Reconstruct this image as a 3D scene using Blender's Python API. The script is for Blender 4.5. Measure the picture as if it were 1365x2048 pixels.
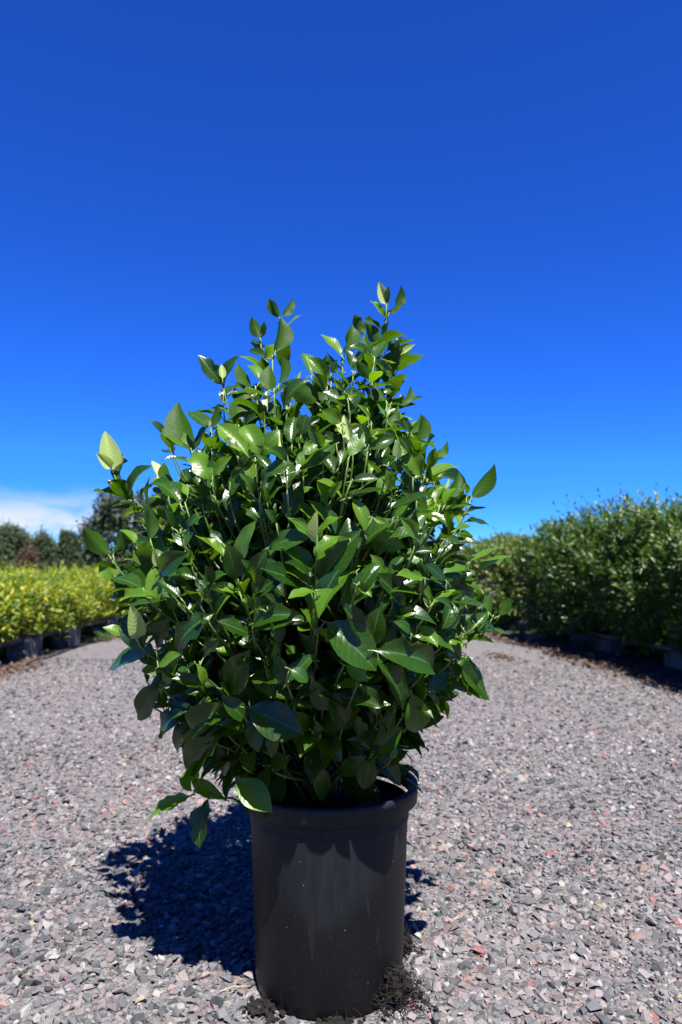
import bpy, bmesh, math, random
import numpy as np
from mathutils import Vector, Matrix

for o in list(bpy.data.objects):
    bpy.data.objects.remove(o)
S = bpy.context.scene
COL = S.collection
RNG = np.random.default_rng(7)
random.seed(7)
R = math.radians

# ------------------------------------------------------------------ camera
F_PX, W_PX, H_PX, HORIZON = 1400.0, 1365.0, 2048.0, 1130.0
CAM = np.array([0.0, 0.0, 1.0])
PITCH = math.atan((HORIZON - H_PX / 2) / F_PX)
cd = bpy.data.cameras.new("camera")
cam = bpy.data.objects.new("camera", cd)
COL.objects.link(cam)
cam.location = CAM
cam.rotation_euler = (math.pi / 2 + PITCH, 0, 0)
cd.sensor_fit = 'VERTICAL'
cd.sensor_height = 36.0
cd.lens = 36.0 * F_PX / H_PX
cd.clip_start = 0.05
cd.clip_end = 3000
cd.dof.use_dof = True
cd.dof.focus_distance = 1.5
cd.dof.aperture_fstop = 3.6
S.camera = cam

# ------------------------------------------------------------------ light
SUN_EL, SUN_AZ = R(60), R(165)          # azimuth from +y towards +x: the sun stands behind the camera, a little right
sun_dir = np.array([math.sin(SUN_AZ) * math.cos(SUN_EL), math.cos(SUN_AZ) * math.cos(SUN_EL), math.sin(SUN_EL)])
ld = bpy.data.lights.new("sun", 'SUN')
ld.energy = 5.0
ld.angle = R(0.53)
ld.color = (1.0, 0.955, 0.89)
sun = bpy.data.objects.new("sun", ld)
COL.objects.link(sun)
sun.rotation_euler = Vector(-sun_dir).to_track_quat('-Z', 'Y').to_euler()
sun.location = (2, -4, 9)

world = bpy.data.worlds.new("World")
S.world = world
world.use_nodes = True
nt = world.node_tree
nt.nodes.clear()
def N(t, typ, **kw):
    n = t.nodes.new(typ)
    for k, v in kw.items():
        setattr(n, k, v)
    return n
out = N(nt, 'ShaderNodeOutputWorld')
bg = N(nt, 'ShaderNodeBackground')
sky = N(nt, 'ShaderNodeTexSky', sky_type='NISHITA', sun_disc=False)
sky.sun_elevation = SUN_EL
sky.sun_rotation = SUN_AZ
sky.altitude = 300
sky.air_density = 0.6
sky.dust_density = 0.0
sky.ozone_density = 8.0
# deepen the blue: colour times its own ratio to the blue channel
sepc = N(nt, 'ShaderNodeSeparateColor')
nt.links.new(sky.outputs[0], sepc.inputs[0])
blue = N(nt, 'ShaderNodeCombineXYZ')
for q in range(3): nt.links.new(sepc.outputs[2], blue.inputs[q])
ratio_n = N(nt, 'ShaderNodeVectorMath', operation='DIVIDE')
nt.links.new(sky.outputs[0], ratio_n.inputs[0]); nt.links.new(blue.outputs[0], ratio_n.inputs[1])
deep = N(nt, 'ShaderNodeVectorMath', operation='MULTIPLY')
nt.links.new(sky.outputs[0], deep.inputs[0]); nt.links.new(ratio_n.outputs[0], deep.inputs[1])
# thin cloud low over the horizon
tc = N(nt, 'ShaderNodeTexCoord')
sep = N(nt, 'ShaderNodeSeparateXYZ')
nt.links.new(tc.outputs['Generated'], sep.inputs[0])
mp = N(nt, 'ShaderNodeMapping')
mp.inputs['Scale'].default_value = (5.0, 5.0, 16.0)
mp.inputs['Location'].default_value = (0.3, 1.7, 0.2)
nt.links.new(tc.outputs['Generated'], mp.inputs[0])
noi = N(nt, 'ShaderNodeTexNoise')
noi.inputs['Scale'].default_value = 1.5
noi.inputs['Detail'].default_value = 6
noi.inputs['Roughness'].default_value = 0.55
noi.inputs['Distortion'].default_value = 0.5
nt.links.new(mp.outputs[0], noi.inputs['Vector'])
big = N(nt, 'ShaderNodeTexNoise')
big.inputs['Scale'].default_value = 1.6
big.inputs['Detail'].default_value = 1
nt.links.new(tc.outputs['Generated'], big.inputs['Vector'])
def mr(src, a, b, c=0.0, d=1.0, smooth=True):
    m = N(nt, 'ShaderNodeMapRange', interpolation_type='SMOOTHSTEP' if smooth else 'LINEAR')
    m.inputs[1].default_value, m.inputs[2].default_value = a, b
    m.inputs[3].default_value, m.inputs[4].default_value = c, d
    nt.links.new(src, m.inputs[0])
    return m.outputs[0]
def mul(a, b):
    m = N(nt, 'ShaderNodeMath', operation='MULTIPLY')
    nt.links.new(a, m.inputs[0]); nt.links.new(b, m.inputs[1])
    return m.outputs[0]
dotn = N(nt, 'ShaderNodeVectorMath', operation='DOT_PRODUCT')
nt.links.new(tc.outputs['Generated'], dotn.inputs[0])
dotn.inputs[1].default_value = (-0.385, 0.92, 0.03)
lobe = mr(dotn.outputs['Value'], 0.968, 0.992)
band = mr(sep.outputs[2], 0.05, 0.112, 1.0, 0.0)
cl = mul(mul(mr(noi.outputs[0], 0.34, 0.58), band), lobe)
band2 = mr(sep.outputs[2], 0.0, 0.10, 1.0, 0.0)
cl2 = mul(mul(mr(noi.outputs[0], 0.45, 0.7), band2), mr(big.outputs[0], 0.5, 0.65))
mx = N(nt, 'ShaderNodeMath', operation='MAXIMUM')
nt.links.new(cl, mx.inputs[0]); nt.links.new(cl2, mx.inputs[1])
mix = N(nt, 'ShaderNodeMixRGB')
mix.inputs[2].default_value = (3.1, 3.3, 3.6, 1)
tint = N(nt, 'ShaderNodeVectorMath', operation='MULTIPLY')
tint.inputs[1].default_value = (0.58, 0.94, 1.0)
capn = N(nt, 'ShaderNodeMath', operation='DIVIDE'); capn.inputs[0].default_value = 5.7
nt.links.new(sepc.outputs[2], capn.inputs[1])
capm = N(nt, 'ShaderNodeMath', operation='MINIMUM'); capm.inputs[1].default_value = 1.0
nt.links.new(capn.outputs[0], capm.inputs[0])
capped = N(nt, 'ShaderNodeVectorMath', operation='SCALE')
nt.links.new(deep.outputs[0], capped.inputs[0]); nt.links.new(capm.outputs[0], capped.inputs['Scale'])
nt.links.new(capped.outputs[0], tint.inputs[0])
nt.links.new(tint.outputs[0], mix.inputs[1])
nt.links.new(mx.outputs[0], mix.inputs[0])
nt.links.new(mix.outputs[0], bg.inputs[0])
bg.inputs[1].default_value = 0.078
nt.links.new(bg.outputs[0], out.inputs[0])

S.render.engine = 'CYCLES'
S.cycles.max_bounces = 6
S.cycles.transparent_max_bounces = 4
S.view_settings.view_transform = 'Standard'
S.view_settings.look = 'None'
S.view_settings.exposure = 1.8
S.view_settings.gamma = 1.0
S.view_settings.use_curve_mapping = False

# ------------------------------------------------------------------ helpers
def unit(v):
    v = np.asarray(v, float)
    n = np.linalg.norm(v, axis=-1, keepdims=True)
    return v / np.maximum(n, 1e-9)

def at(px, py, depth):
    """the world point seen at pixel (px, py) of the 1365x2048 photograph at a given world depth y"""
    c, s = math.cos(PITCH), math.sin(PITCH)
    xc, yc = (px - W_PX / 2) / F_PX, (H_PX / 2 - py) / F_PX
    d = np.array([xc, c - yc * s, s + yc * c])
    return CAM + d * (depth / d[1])

def project(P):
    P = np.asarray(P, float) - CAM
    c, s = math.cos(PITCH), math.sin(PITCH)
    fwd = P[..., 1] * c + P[..., 2] * s
    up = -P[..., 1] * s + P[..., 2] * c
    return P[..., 0] / fwd * F_PX + W_PX / 2, H_PX / 2 - up / fwd * F_PX, fwd

def mesh_from(name, V, Fq, mat, uv=None, smooth=False, mat_idx=None, mats=None, attrs=None):
    """V (n,3); Fq list of arrays of faces with equal vertex count, or one (m,k) array"""
    me = bpy.data.meshes.new(name)
    V = np.asarray(V, np.float32)
    arrs = Fq if isinstance(Fq, list) else [Fq]
    arrs = [np.asarray(a, np.int32) for a in arrs if len(a)]
    loops = np.concatenate([a.ravel() for a in arrs])
    counts = np.concatenate([np.full(len(a), a.shape[1], np.int32) for a in arrs])
    starts = np.concatenate([[0], np.cumsum(counts)[:-1]]).astype(np.int32)
    me.vertices.add(len(V)); me.vertices.foreach_set('co', V.ravel())
    me.loops.add(len(loops)); me.loops.foreach_set('vertex_index', loops)
    me.polygons.add(len(counts)); me.polygons.foreach_set('loop_start', starts)
    me.polygons.foreach_set('loop_total', counts)
    if uv is not None:
        l = me.uv_layers.new(name='UVMap')
        l.data.foreach_set('uv', np.asarray(uv, np.float32)[loops].ravel())
    if attrs:
        for k, a in attrs.items():
            a = np.asarray(a, np.float32)
            if a.ndim == 1:
                at_ = me.attributes.new(k, 'FLOAT', 'POINT'); at_.data.foreach_set('value', a)
            else:
                at_ = me.attributes.new(k, 'FLOAT_COLOR', 'POINT')
                at_.data.foreach_set('color', np.concatenate([a, np.ones((len(a), 1), np.float32)], 1).ravel())
    for m in (mats or [mat]):
        me.materials.append(m)
    if mat_idx is not None:
        me.polygons.foreach_set('material_index', np.asarray(mat_idx, np.int32))
    me.polygons.foreach_set('use_smooth', np.full(len(counts), smooth, bool))
    me.update(calc_edges=True)
    me.validate()
    return me

def link(name, me, parent=None, loc=None):
    o = bpy.data.objects.new(name, me)
    COL.objects.link(o)
    if parent is not None:
        o.parent = parent
    if loc is not None:
        o.location = loc
    return o

def tag(o, label=None, cat=None, group=None, kind=None):
    if label: o['label'] = label
    if cat: o['category'] = cat
    if group: o['group'] = group
    if kind: o['kind'] = kind
    return o

def empty(name, loc, rz=0.0):
    o = bpy.data.objects.new(name, None)
    COL.objects.link(o)
    o.location = loc
    o.rotation_euler = (0, 0, rz)
    o.empty_display_size = 0.1
    return o

def copy_tree(o, parent=None):
    c = o.copy(); COL.objects.link(c)
    c.parent = parent
    for ch in list(o.children):
        copy_tree(ch, c)
    return c

class MB:
    """collects tubes, boxes, lathes into one mesh"""
    def __init__(self):
        self.V, self.F, self.n, self.A = [], [], 0, []
    def add(self, V, F, a=0.0):
        V = np.asarray(V, float)
        self.V.append(V); self.F += [tuple(int(i) + self.n for i in f) for f in F]
        self.A.append(np.broadcast_to(np.asarray(a, float), (len(V),)))
        self.n += len(V)
    def box(self, c, s, rz=0.0, jit=0.0):
        x, y, z = np.array(s) / 2.0
        b = min(x, y, z) * 0.12
        bm = bmesh.new()
        bmesh.ops.create_cube(bm, size=1.0)
        for v in bm.verts:
            v.co = Vector((v.co.x * 2 * x, v.co.y * 2 * y, v.co.z * 2 * z))
        bmesh.ops.bevel(bm, geom=list(bm.edges), offset=b, segments=1, affect='EDGES')
        bm.verts.ensure_lookup_table()
        V = np.array([v.co[:] for v in bm.verts])
        F = [[v.index for v in f.verts] for f in bm.faces]
        bm.free()
        cr, sr = math.cos(rz), math.sin(rz)
        V = np.stack([V[:, 0] * cr - V[:, 1] * sr, V[:, 0] * sr + V[:, 1] * cr, V[:, 2]], 1) + np.array(c)
        if jit: V += np.random.default_rng(self.n).normal(0, jit, V.shape)
        self.add(V, F)
    def tube(self, P, r, sides=6, a=None):
        P = np.asarray(P, float); n = len(P)
        r = np.broadcast_to(np.asarray(r, float), (n,))
        T = unit(np.gradient(P, axis=0))
        ref = np.array([0.31, 0.87, 0.38])
        U = unit(np.cross(T, ref)); Wv = np.cross(T, U)
        ang = np.arange(sides) / sides * 2 * math.pi
        ring = (U[:, None, :] * np.cos(ang)[None, :, None] + Wv[:, None, :] * np.sin(ang)[None, :, None]) * r[:, None, None]
        V = (P[:, None, :] + ring).reshape(-1, 3)
        F = []
        for i in range(n - 1):
            for k in range(sides):
                k2 = (k + 1) % sides
                F.append((i * sides + k, i * sides + k2, (i + 1) * sides + k2, (i + 1) * sides + k))
        F.append(tuple(range(sides - 1, -1, -1)))
        F.append(tuple((n - 1) * sides + k for k in range(sides)))
        aa = np.repeat(np.linspace(0, 1, n) if a is None else np.asarray(a, float), sides)
        self.add(V, F, aa)
    def lathe(self, prof, seg=64, c=(0, 0, 0), wob=0.0, seed=0):
        prof = np.asarray(prof, float); n = len(prof)
        ang = np.arange(seg) / seg * 2 * math.pi
        rr = 1 + wob * (np.sin(2 * ang + seed) + 0.5 * np.sin(3 * ang + 2 * seed))
        V = np.stack([prof[:, 0, None] * np.cos(ang) * rr, prof[:, 0, None] * np.sin(ang) * rr,
                      np.broadcast_to(prof[:, 1, None], (n, seg))], -1).reshape(-1, 3) + np.array(c)
        F = []
        for i in range(n - 1):
            for k in range(seg):
                k2 = (k + 1) % seg
                F.append((i * seg + k, i * seg + k2, (i + 1) * seg + k2, (i + 1) * seg + k))
        self.add(V, F)
    def mesh(self, name, mat, smooth=False):
        V = np.concatenate(self.V)
        me = bpy.data.meshes.new(name)
        me.from_pydata([tuple(v) for v in V], [], self.F)
        at_ = me.attributes.new('age', 'FLOAT', 'POINT')
        at_.data.foreach_set('value', np.concatenate(self.A).astype(np.float32))
        me.materials.append(mat)
        me.polygons.foreach_set('use_smooth', np.full(len(me.polygons), smooth, bool))
        me.update()
        return me
    def build(self, name, mat, parent=None, smooth=False):
        return link(name, self.mesh(name, mat, smooth), parent)

# ------------------------------------------------------------------ materials
class M:
    def __init__(self, name):
        self.m = bpy.data.materials.new(name)
        self.m.use_nodes = True
        self.t = self.m.node_tree
        self.t.nodes.clear()
        self.out = self.n('ShaderNodeOutputMaterial')
    def n(self, typ, **kw):
        n = self.t.nodes.new(typ)
        for k, v in kw.items(): setattr(n, k, v)
        return n
    def l(self, a, b): self.t.links.new(a, b)
    def val(self, sock, v):
        if hasattr(v, 'is_output'): self.l(v, sock)
        else: sock.default_value = v
    def math(self, op, a, b=0.0, c=0.0, clamp=False):
        n = self.n('ShaderNodeMath', operation=op, use_clamp=clamp)
        self.val(n.inputs[0], a); self.val(n.inputs[1], b); self.val(n.inputs[2], c)
        return n.outputs[0]
    def mixc(self, f, a, b, mode='MIX'):
        n = self.n('ShaderNodeMixRGB', blend_type=mode)
        self.val(n.inputs[0], f); self.val(n.inputs[1], a); self.val(n.inputs[2], b)
        return n.outputs[0]
    def noise(self, scale, detail=3, rough=0.5, vec=None, w=None):
        n = self.n('ShaderNodeTexNoise')
        n.inputs['Scale'].default_value = scale
        n.inputs['Detail'].default_value = detail
        n.inputs['Roughness'].default_value = rough
        if vec is not None: self.l(vec, n.inputs['Vector'])
        return n.outputs[0]
    def ramp(self, f, stops, interp='LINEAR'):
        n = self.n('ShaderNodeValToRGB')
        n.color_ramp.interpolation = interp
        e = n.color_ramp.elements
        while len(e) < len(stops): e.new(0.5)
        for k, (p, c) in enumerate(stops):
            e[k].position = p
            e[k].color = (c[0], c[1], c[2], 1) if not np.isscalar(c) else (c, c, c, 1)
        self.val(n.inputs[0], f)
        return n.outputs[0]
    def range(self, f, a, b, c=0.0, d=1.0):
        n = self.n('ShaderNodeMapRange', interpolation_type='SMOOTHSTEP')
        self.val(n.inputs[0], f)
        for k, v in zip((1, 2, 3, 4), (a, b, c, d)): n.inputs[k].default_value = v
        return n.outputs[0]
    def bump(self, h, strength, dist=0.002):
        n = self.n('ShaderNodeBump')
        n.inputs['Strength'].default_value = strength
        n.inputs['Distance'].default_value = dist
        self.l(h, n.inputs['Height'])
        return n.outputs[0]
    def bsdf(self, color, rough=0.6, spec=0.5, normal=None, **kw):
        n = self.n('ShaderNodeBsdfPrincipled')
        self.val(n.inputs['Base Color'], color)
        self.val(n.inputs['Roughness'], rough)
        self.val(n.inputs['Specular IOR Level'], spec)
        if normal is not None: self.l(normal, n.inputs['Normal'])
        for k, v in kw.items(): self.val(n.inputs[k], v)
        return n.outputs[0]
    def finish(self, sh):
        self.l(sh, self.out.inputs[0])
        return self.m
    def pos(self, kind='Object'):
        return self.n('ShaderNodeTexCoord').outputs[kind]

def c4(c): return (c[0], c[1], c[2], 1.0)

def leaf_material(name, dark, light, under, trans, rough=0.3, tmix=0.22, vein=1.0, veincol=(0.10, 0.17, 0.04)):
    m = M(name)
    uv = m.n('ShaderNodeUVMap').outputs[0]
    sp = m.n('ShaderNodeSeparateXYZ'); m.l(uv, sp.inputs[0])
    u = m.math('ABSOLUTE', m.math('SUBTRACT', m.math('MULTIPLY', sp.outputs[0], 2.0), 1.0))
    v = sp.outputs[1]
    # side veins curve from the midrib forward to the margin
    k = m.math('ADD', m.math('SUBTRACT', m.math('MULTIPLY', v, 9.0), m.math('MULTIPLY', u, 1.7)),
               m.math('MULTIPLY', m.math('MULTIPLY', u, u), -0.5))
    fr = m.math('FRACT', k)
    tri = m.math('ABSOLUTE', m.math('SUBTRACT', m.math('MULTIPLY', fr, 2.0), 1.0))      # 1 on a vein, 0 between
    vl = m.math('POWER', tri, 9.0)
    mid = m.range(u, 0.015, 0.075, 1.0, 0.0)
    fade = m.range(u, 0.75, 1.0, 1.0, 0.15)
    vl = m.math('MULTIPLY', vl, fade)
    pillow = m.math('MULTIPLY', m.math('SUBTRACT', 1.0, m.math('POWER', tri, 2.2)), fade)
    h = m.math('SUBTRACT', m.math('MULTIPLY', pillow, 0.8), m.math('MULTIPLY', mid, 0.8))
    fine = m.noise(90, 2, 0.5, m.pos('Object'))
    h = m.math('ADD', h, m.math('MULTIPLY', fine, 0.25))
    nrm = m.bump(h, 0.11 * vein, 0.003)
    isl = m.n('ShaderNodeNewGeometry')
    oi = m.n('ShaderNodeObjectInfo')
    rnd = m.math('FRACT', m.math('ADD', isl.outputs['Random Per Island'], m.math('MULTIPLY', oi.outputs['Random'], 7.31)))
    blot = m.noise(14, 3, 0.6, m.pos('Object'))
    f = m.math('ADD', m.math('MULTIPLY', rnd, 0.75), m.math('MULTIPLY', m.math('SUBTRACT', blot, 0.5), 0.7), clamp=True)
    col = m.mixc(f, c4(dark), c4(light))
    col = m.mixc(m.math('MULTIPLY', vl, 0.12), col, c4(veincol))
    col = m.mixc(m.math('MULTIPLY', mid, 0.45), col, c4(veincol))
    spot = m.noise(26, 2, 0.5, m.pos('Object'))
    col = m.mixc(m.range(spot, 0.72, 0.76, 0.0, 0.6), col, c4((0.055, 0.04, 0.012)))
    edge = m.range(m.math('ADD', u, m.math('MULTIPLY', blot, 0.35)), 1.12, 1.28, 0.0, 0.35)
    col = m.mixc(edge, col, c4((0.05, 0.075, 0.01)))
    ucol = m.mixc(m.math('MULTIPLY', m.math('MAXIMUM', m.math('MULTIPLY', vl, 0.4), mid), 0.45), c4(under), c4(tuple(1.5 * x for x in under)))
    back = isl.outputs['Backfacing']
    base = m.mixc(back, col, ucol)
    rg = m.math('ADD', m.math('ADD', rough, m.math('MULTIPLY', back, 0.22)), m.math('MULTIPLY', m.math('SUBTRACT', fine, 0.5), 0.12))
    b = m.bsdf(base, rg, m.math('SUBTRACT', 0.44, m.math('MULTIPLY', back, 0.32)), nrm)
    tr = m.n('ShaderNodeBsdfTranslucent')
    tcol = m.mixc(m.math('MAXIMUM', m.math('MULTIPLY', vl, 0.35), m.math('MULTIPLY', mid, 0.6)), c4(trans), c4(tuple(0.45 * x for x in trans)))
    m.val(tr.inputs[0], tcol)
    m.l(nrm, tr.inputs['Normal'])
    ms = m.n('ShaderNodeMixShader')
    ms.inputs[0].default_value = tmix
    m.l(b, ms.inputs[1]); m.l(tr.outputs[0], ms.inputs[2])
    return m.finish(ms.outputs[0])

MAT = {}
MAT['leaf_dark'] = leaf_material('glossy_leaf', (0.0045, 0.021, 0.0025), (0.022, 0.066, 0.0035), (0.018, 0.050, 0.005), (0.085, 0.19, 0.004), 0.30, 0.32)
MAT['leaf_fresh'] = leaf_material('fresh_leaf', (0.034, 0.096, 0.004), (0.084, 0.168, 0.006), (0.036, 0.085, 0.011), (0.17, 0.34, 0.007), 0.38, 0.38)
MAT['leaf_pale'] = leaf_material('young_pale_leaf', (0.26, 0.35, 0.10), (0.36, 0.44, 0.17), (0.32, 0.40, 0.15), (0.45, 0.52, 0.13), 0.4, 0.35, 1.2, (0.32, 0.38, 0.18))

def small_leaf_material(name, stops, trans, rough=0.42, tmix=0.3):
    m = M(name)
    isl = m.n('ShaderNodeNewGeometry')
    oi = m.n('ShaderNodeObjectInfo')
    rnd = m.math('FRACT', m.math('ADD', isl.outputs['Random Per Island'], m.math('MULTIPLY', oi.outputs['Random'], 3.7)))
    col = m.ramp(rnd, stops)
    b = m.bsdf(col, rough, 0.45)
    tr = m.n('ShaderNodeBsdfTranslucent')
    m.val(tr.inputs[0], c4(trans))
    ms = m.n('ShaderNodeMixShader'); ms.inputs[0].default_value = tmix
    m.l(b, ms.inputs[1]); m.l(tr.outputs[0], ms.inputs[2])
    return m.finish(ms.outputs[0])
MAT['hedge_leaf'] = small_leaf_material('hedge_leaf', [(0, (0.012, 0.036, 0.005)), (0.5, (0.025, 0.062, 0.007)), (0.85, (0.058, 0.098, 0.009)), (1, (0.11, 0.13, 0.015))], (0.085, 0.18, 0.009))
MAT['golden_leaf'] = small_leaf_material('golden_leaf', [(0, (0.026, 0.075, 0.006)), (0.45, (0.075, 0.135, 0.007)), (0.8, (0.19, 0.215, 0.008)), (1, (0.34, 0.30, 0.016))], (0.32, 0.37, 0.010), 0.5, 0.36)
MAT['variegated_leaf'] = small_leaf_material('variegated_leaf', [(0, (0.016, 0.045, 0.008)), (0.5, (0.035, 0.07, 0.010)), (0.8, (0.11, 0.14, 0.02)), (1, (0.28, 0.27, 0.06))], (0.16, 0.24, 0.02))
MAT['tree_leaf'] = small_leaf_material('tree_leaf', [(0, (0.0096, 0.0216, 0.00672)), (0.7, (0.0168, 0.0336, 0.0096)), (1, (0.0288, 0.0432, 0.0144))], (0.0336, 0.0624, 0.0144), 0.6, 0.2)
MAT['grey_tree_leaf'] = small_leaf_material('grey_green_leaf', [(0, (0.024, 0.040, 0.016)), (0.7, (0.040, 0.060, 0.022)), (1, (0.06, 0.085, 0.032))], (0.06, 0.10, 0.03), 0.65, 0.2)
MAT['brown_leaf'] = small_leaf_material('rusty_leaf', [(0, (0.042, 0.0252, 0.0126)), (0.7, (0.0714, 0.042, 0.021)), (1, (0.084, 0.063, 0.0294))], (0.084, 0.0504, 0.021), 0.7, 0.2)
MAT['weed_leaf'] = small_leaf_material('weed_leaf', [(0, (0.01872, 0.05616, 0.005616)), (0.7, (0.03744, 0.08424, 0.00702)), (1, (0.08424, 0.117, 0.01404))], (0.0936, 0.1638, 0.01404))

def mat_stem():
    m = M('stem_bark')
    a = m.n('ShaderNodeAttribute', attribute_name='age').outputs['Fac']
    p = m.noise(60, 3, 0.6, m.pos())
    f = m.math('ADD', a, m.math('MULTIPLY', m.math('SUBTRACT', p, 0.5), 0.25), clamp=True)
    col = m.ramp(f, [(0, (0.010, 0.008, 0.006)), (0.3, (0.018, 0.014, 0.009)), (0.5, (0.045, 0.034, 0.02)), (0.62, (0.05, 0.06, 0.02)), (0.8, (0.05, 0.10, 0.018)), (1, (0.10, 0.16, 0.035))])
    return m.finish(m.bsdf(col, 0.55, 0.4, m.bump(p, 0.4, 0.002)))
MAT['stem'] = mat_stem()

def mat_pot():
    m = M('black_pot_plastic')
    P = m.pos()
    sp = m.n('ShaderNodeSeparateXYZ'); m.l(P, sp.inputs[0])
    mpn = m.n('ShaderNodeMapping'); mpn.inputs['Scale'].default_value = (1, 1, 0.12)
    m.l(P, mpn.inputs[0])
    streak = m.noise(70, 4, 0.6, mpn.outputs[0])
    dust = m.noise(9, 4, 0.6, P)
    speck = m.noise(230, 2, 0.6, P)
    # darker, brown-flecked lower wall, reaching higher at the sides than at the middle
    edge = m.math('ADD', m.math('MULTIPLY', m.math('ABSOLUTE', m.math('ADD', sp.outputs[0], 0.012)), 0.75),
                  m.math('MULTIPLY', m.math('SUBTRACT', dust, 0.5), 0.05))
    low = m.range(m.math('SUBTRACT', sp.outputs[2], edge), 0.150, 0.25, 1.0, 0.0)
    upper_wall = m.mixc(m.range(streak, 0.3, 0.75), c4((0.0044, 0.0058, 0.0080)), c4((0.0080, 0.0102, 0.0136)))
    upper_wall = m.mixc(m.range(dust, 0.45, 0.75, 0.0, 0.4), upper_wall, c4((0.017, 0.0178, 0.0195)))
    lower_wall = m.mixc(m.range(streak, 0.35, 0.8), c4((0.0022, 0.0022, 0.0024)), c4((0.0030, 0.0033, 0.0037)))
    lower_wall = m.mixc(m.range(speck, 0.66, 0.76, 0.0, 0.6), lower_wall, c4((0.05, 0.042, 0.033)))
    col = m.mixc(low, upper_wall, lower_wall)
    col = m.mixc(m.range(m.noise(120, 1, 0.4, P), 0.80, 0.81), col, c4((0.10, 0.1, 0.095)))
    # dark runs where water dripped from the rim
    drip = m.n('ShaderNodeMapping'); drip.inputs['Scale'].default_value = (46, 46, 7)
    m.l(P, drip.inputs[0])
    dn = m.noise(1.0, 2, 0.6, drip.outputs[0])
    col = m.mixc(m.range(dn, 0.655, 0.68, 0.0, 0.85), col, c4((0.008, 0.008, 0.008)))
    rg = m.math('ADD', 0.42, m.math('MULTIPLY', dust, 0.25))
    nr = m.bump(m.math('ADD', m.math('MULTIPLY', streak, 0.6), m.math('MULTIPLY', speck, 0.4)), 0.12, 0.002)
    return m.finish(m.bsdf(col, rg, 0.22, nr))
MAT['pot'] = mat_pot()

def mat_simple(name, a, b, scale, rough=0.8, bump=0.4, dist=0.004, detail=5, spec=0.3):
    m = M(name)
    P = m.pos()
    f = m.noise(scale, detail, 0.65, P)
    col = m.mixc(m.range(f, 0.3, 0.7), c4(a), c4(b))
    return m.finish(m.bsdf(col, rough, spec, m.bump(m.noise(scale * 3, detail, 0.7, P), bump, dist)))
MAT['soil'] = mat_simple('potting_soil', (0.0025, 0.002, 0.0016), (0.012, 0.0085, 0.006), 60, 0.95, 0.9, 0.006)
MAT['root'] = mat_simple('root_fibre', (0.003, 0.0023, 0.0019), (0.010, 0.007, 0.005), 60, 0.95, 0.3)
MAT['straw'] = mat_simple('dry_straw', (0.2, 0.15, 0.09), (0.36, 0.29, 0.19), 40, 0.9, 0.3)
MAT['plain_pot'] = mat_simple('plain_black_pot', (0.012, 0.012, 0.013), (0.03, 0.03, 0.032), 20, 0.5, 0.1)
MAT['concrete'] = mat_simple('concrete_block', (0.05, 0.05, 0.05), (0.11, 0.107, 0.103), 14, 0.9, 0.5)
MAT['plank'] = mat_simple('weathered_plank', (0.03, 0.028, 0.025), (0.065, 0.06, 0.052), 20, 0.85, 0.5)
MAT['mat'] = mat_simple('weed_mat', (0.010, 0.010, 0.011), (0.028, 0.027, 0.027), 30, 0.9, 0.5)
MAT['bark'] = mat_simple('bark', (0.05, 0.04, 0.03), (0.12, 0.10, 0.08), 12, 0.9, 0.8)
MAT['litter'] = small_leaf_material('dry_leaf_litter', [(0, (0.02925, 0.01706, 0.01073)), (0.5, (0.06338, 0.03656, 0.02438)), (0.85, (0.0975, 0.06338, 0.04388)), (1, (0.1462, 0.1072, 0.078))], (0.04875, 0.02438, 0.01462), 0.85, 0.1)
MAT['hill'] = mat_simple('far_hill_grass', (0.036, 0.062, 0.014), (0.058, 0.088, 0.02), 0.05, 0.95, 0.2)

PALETTE = [((0.150, 0.148, 0.158), 22), ((0.205, 0.198, 0.205), 22), ((0.105, 0.107, 0.118), 12), ((0.27, 0.225, 0.225), 18),
           ((0.335, 0.27, 0.265), 12), ((0.40, 0.37, 0.355), 8), ((0.33, 0.12, 0.115), 1.3), ((0.40, 0.23, 0.20), 2.5),
           ((0.42, 0.36, 0.22), 0.9), ((0.062, 0.065, 0.072), 5), ((0.21, 0.15, 0.145), 7)]
PALETTE = [(tuple(0.43 * (0.88 * x + 0.15 * sum(c) / 3) * (0.965, 1.0, 1.02)[q] for q, x in enumerate(c)), w) for c, w in PALETTE]
def mat_ground():
    m = M('gravel_bed')
    P = m.pos()
    tot = sum(w for _, w in PALETTE); acc = 0; stops = []
    for c, w in PALETTE:
        stops.append((acc / tot, c)); acc += w
    def vor(scale):
        n = m.n('ShaderNodeTexVoronoi'); n.inputs['Scale'].default_value = scale
        m.l(P, n.inputs['Vector'])
        s = m.n('ShaderNodeSeparateXYZ'); m.l(n.outputs['Color'], s.inputs[0])
        return n.outputs['Distance'], s.outputs[0]
    d1, r1 = vor(52); d2, r2 = vor(110)
    c1 = m.ramp(r1, stops, 'CONSTANT'); c2 = m.ramp(r2, stops, 'CONSTANT')
    col = m.mixc(0.45, c1, c2)
    patch = m.noise(0.7, 4, 0.6, P)
    col = m.mixc(m.range(patch, 0.4, 0.7, 0.0, 0.35), col, c4((0.118, 0.104, 0.103)))
    col = m.mixc(m.range(m.noise(2.3, 3, 0.6, P), 0.5, 0.75, 0.0, 0.3), col, c4((0.094, 0.091, 0.092)))
    h = m.math('SUBTRACT', 1.0, m.math('ADD', m.math('MULTIPLY', d1, 0.7), m.math('MULTIPLY', d2, 0.4)))
    return m.finish(m.bsdf(col, 0.9, 0.25, m.bump(h, 0.9, 0.012)))
MAT['ground'] = mat_ground()
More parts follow.
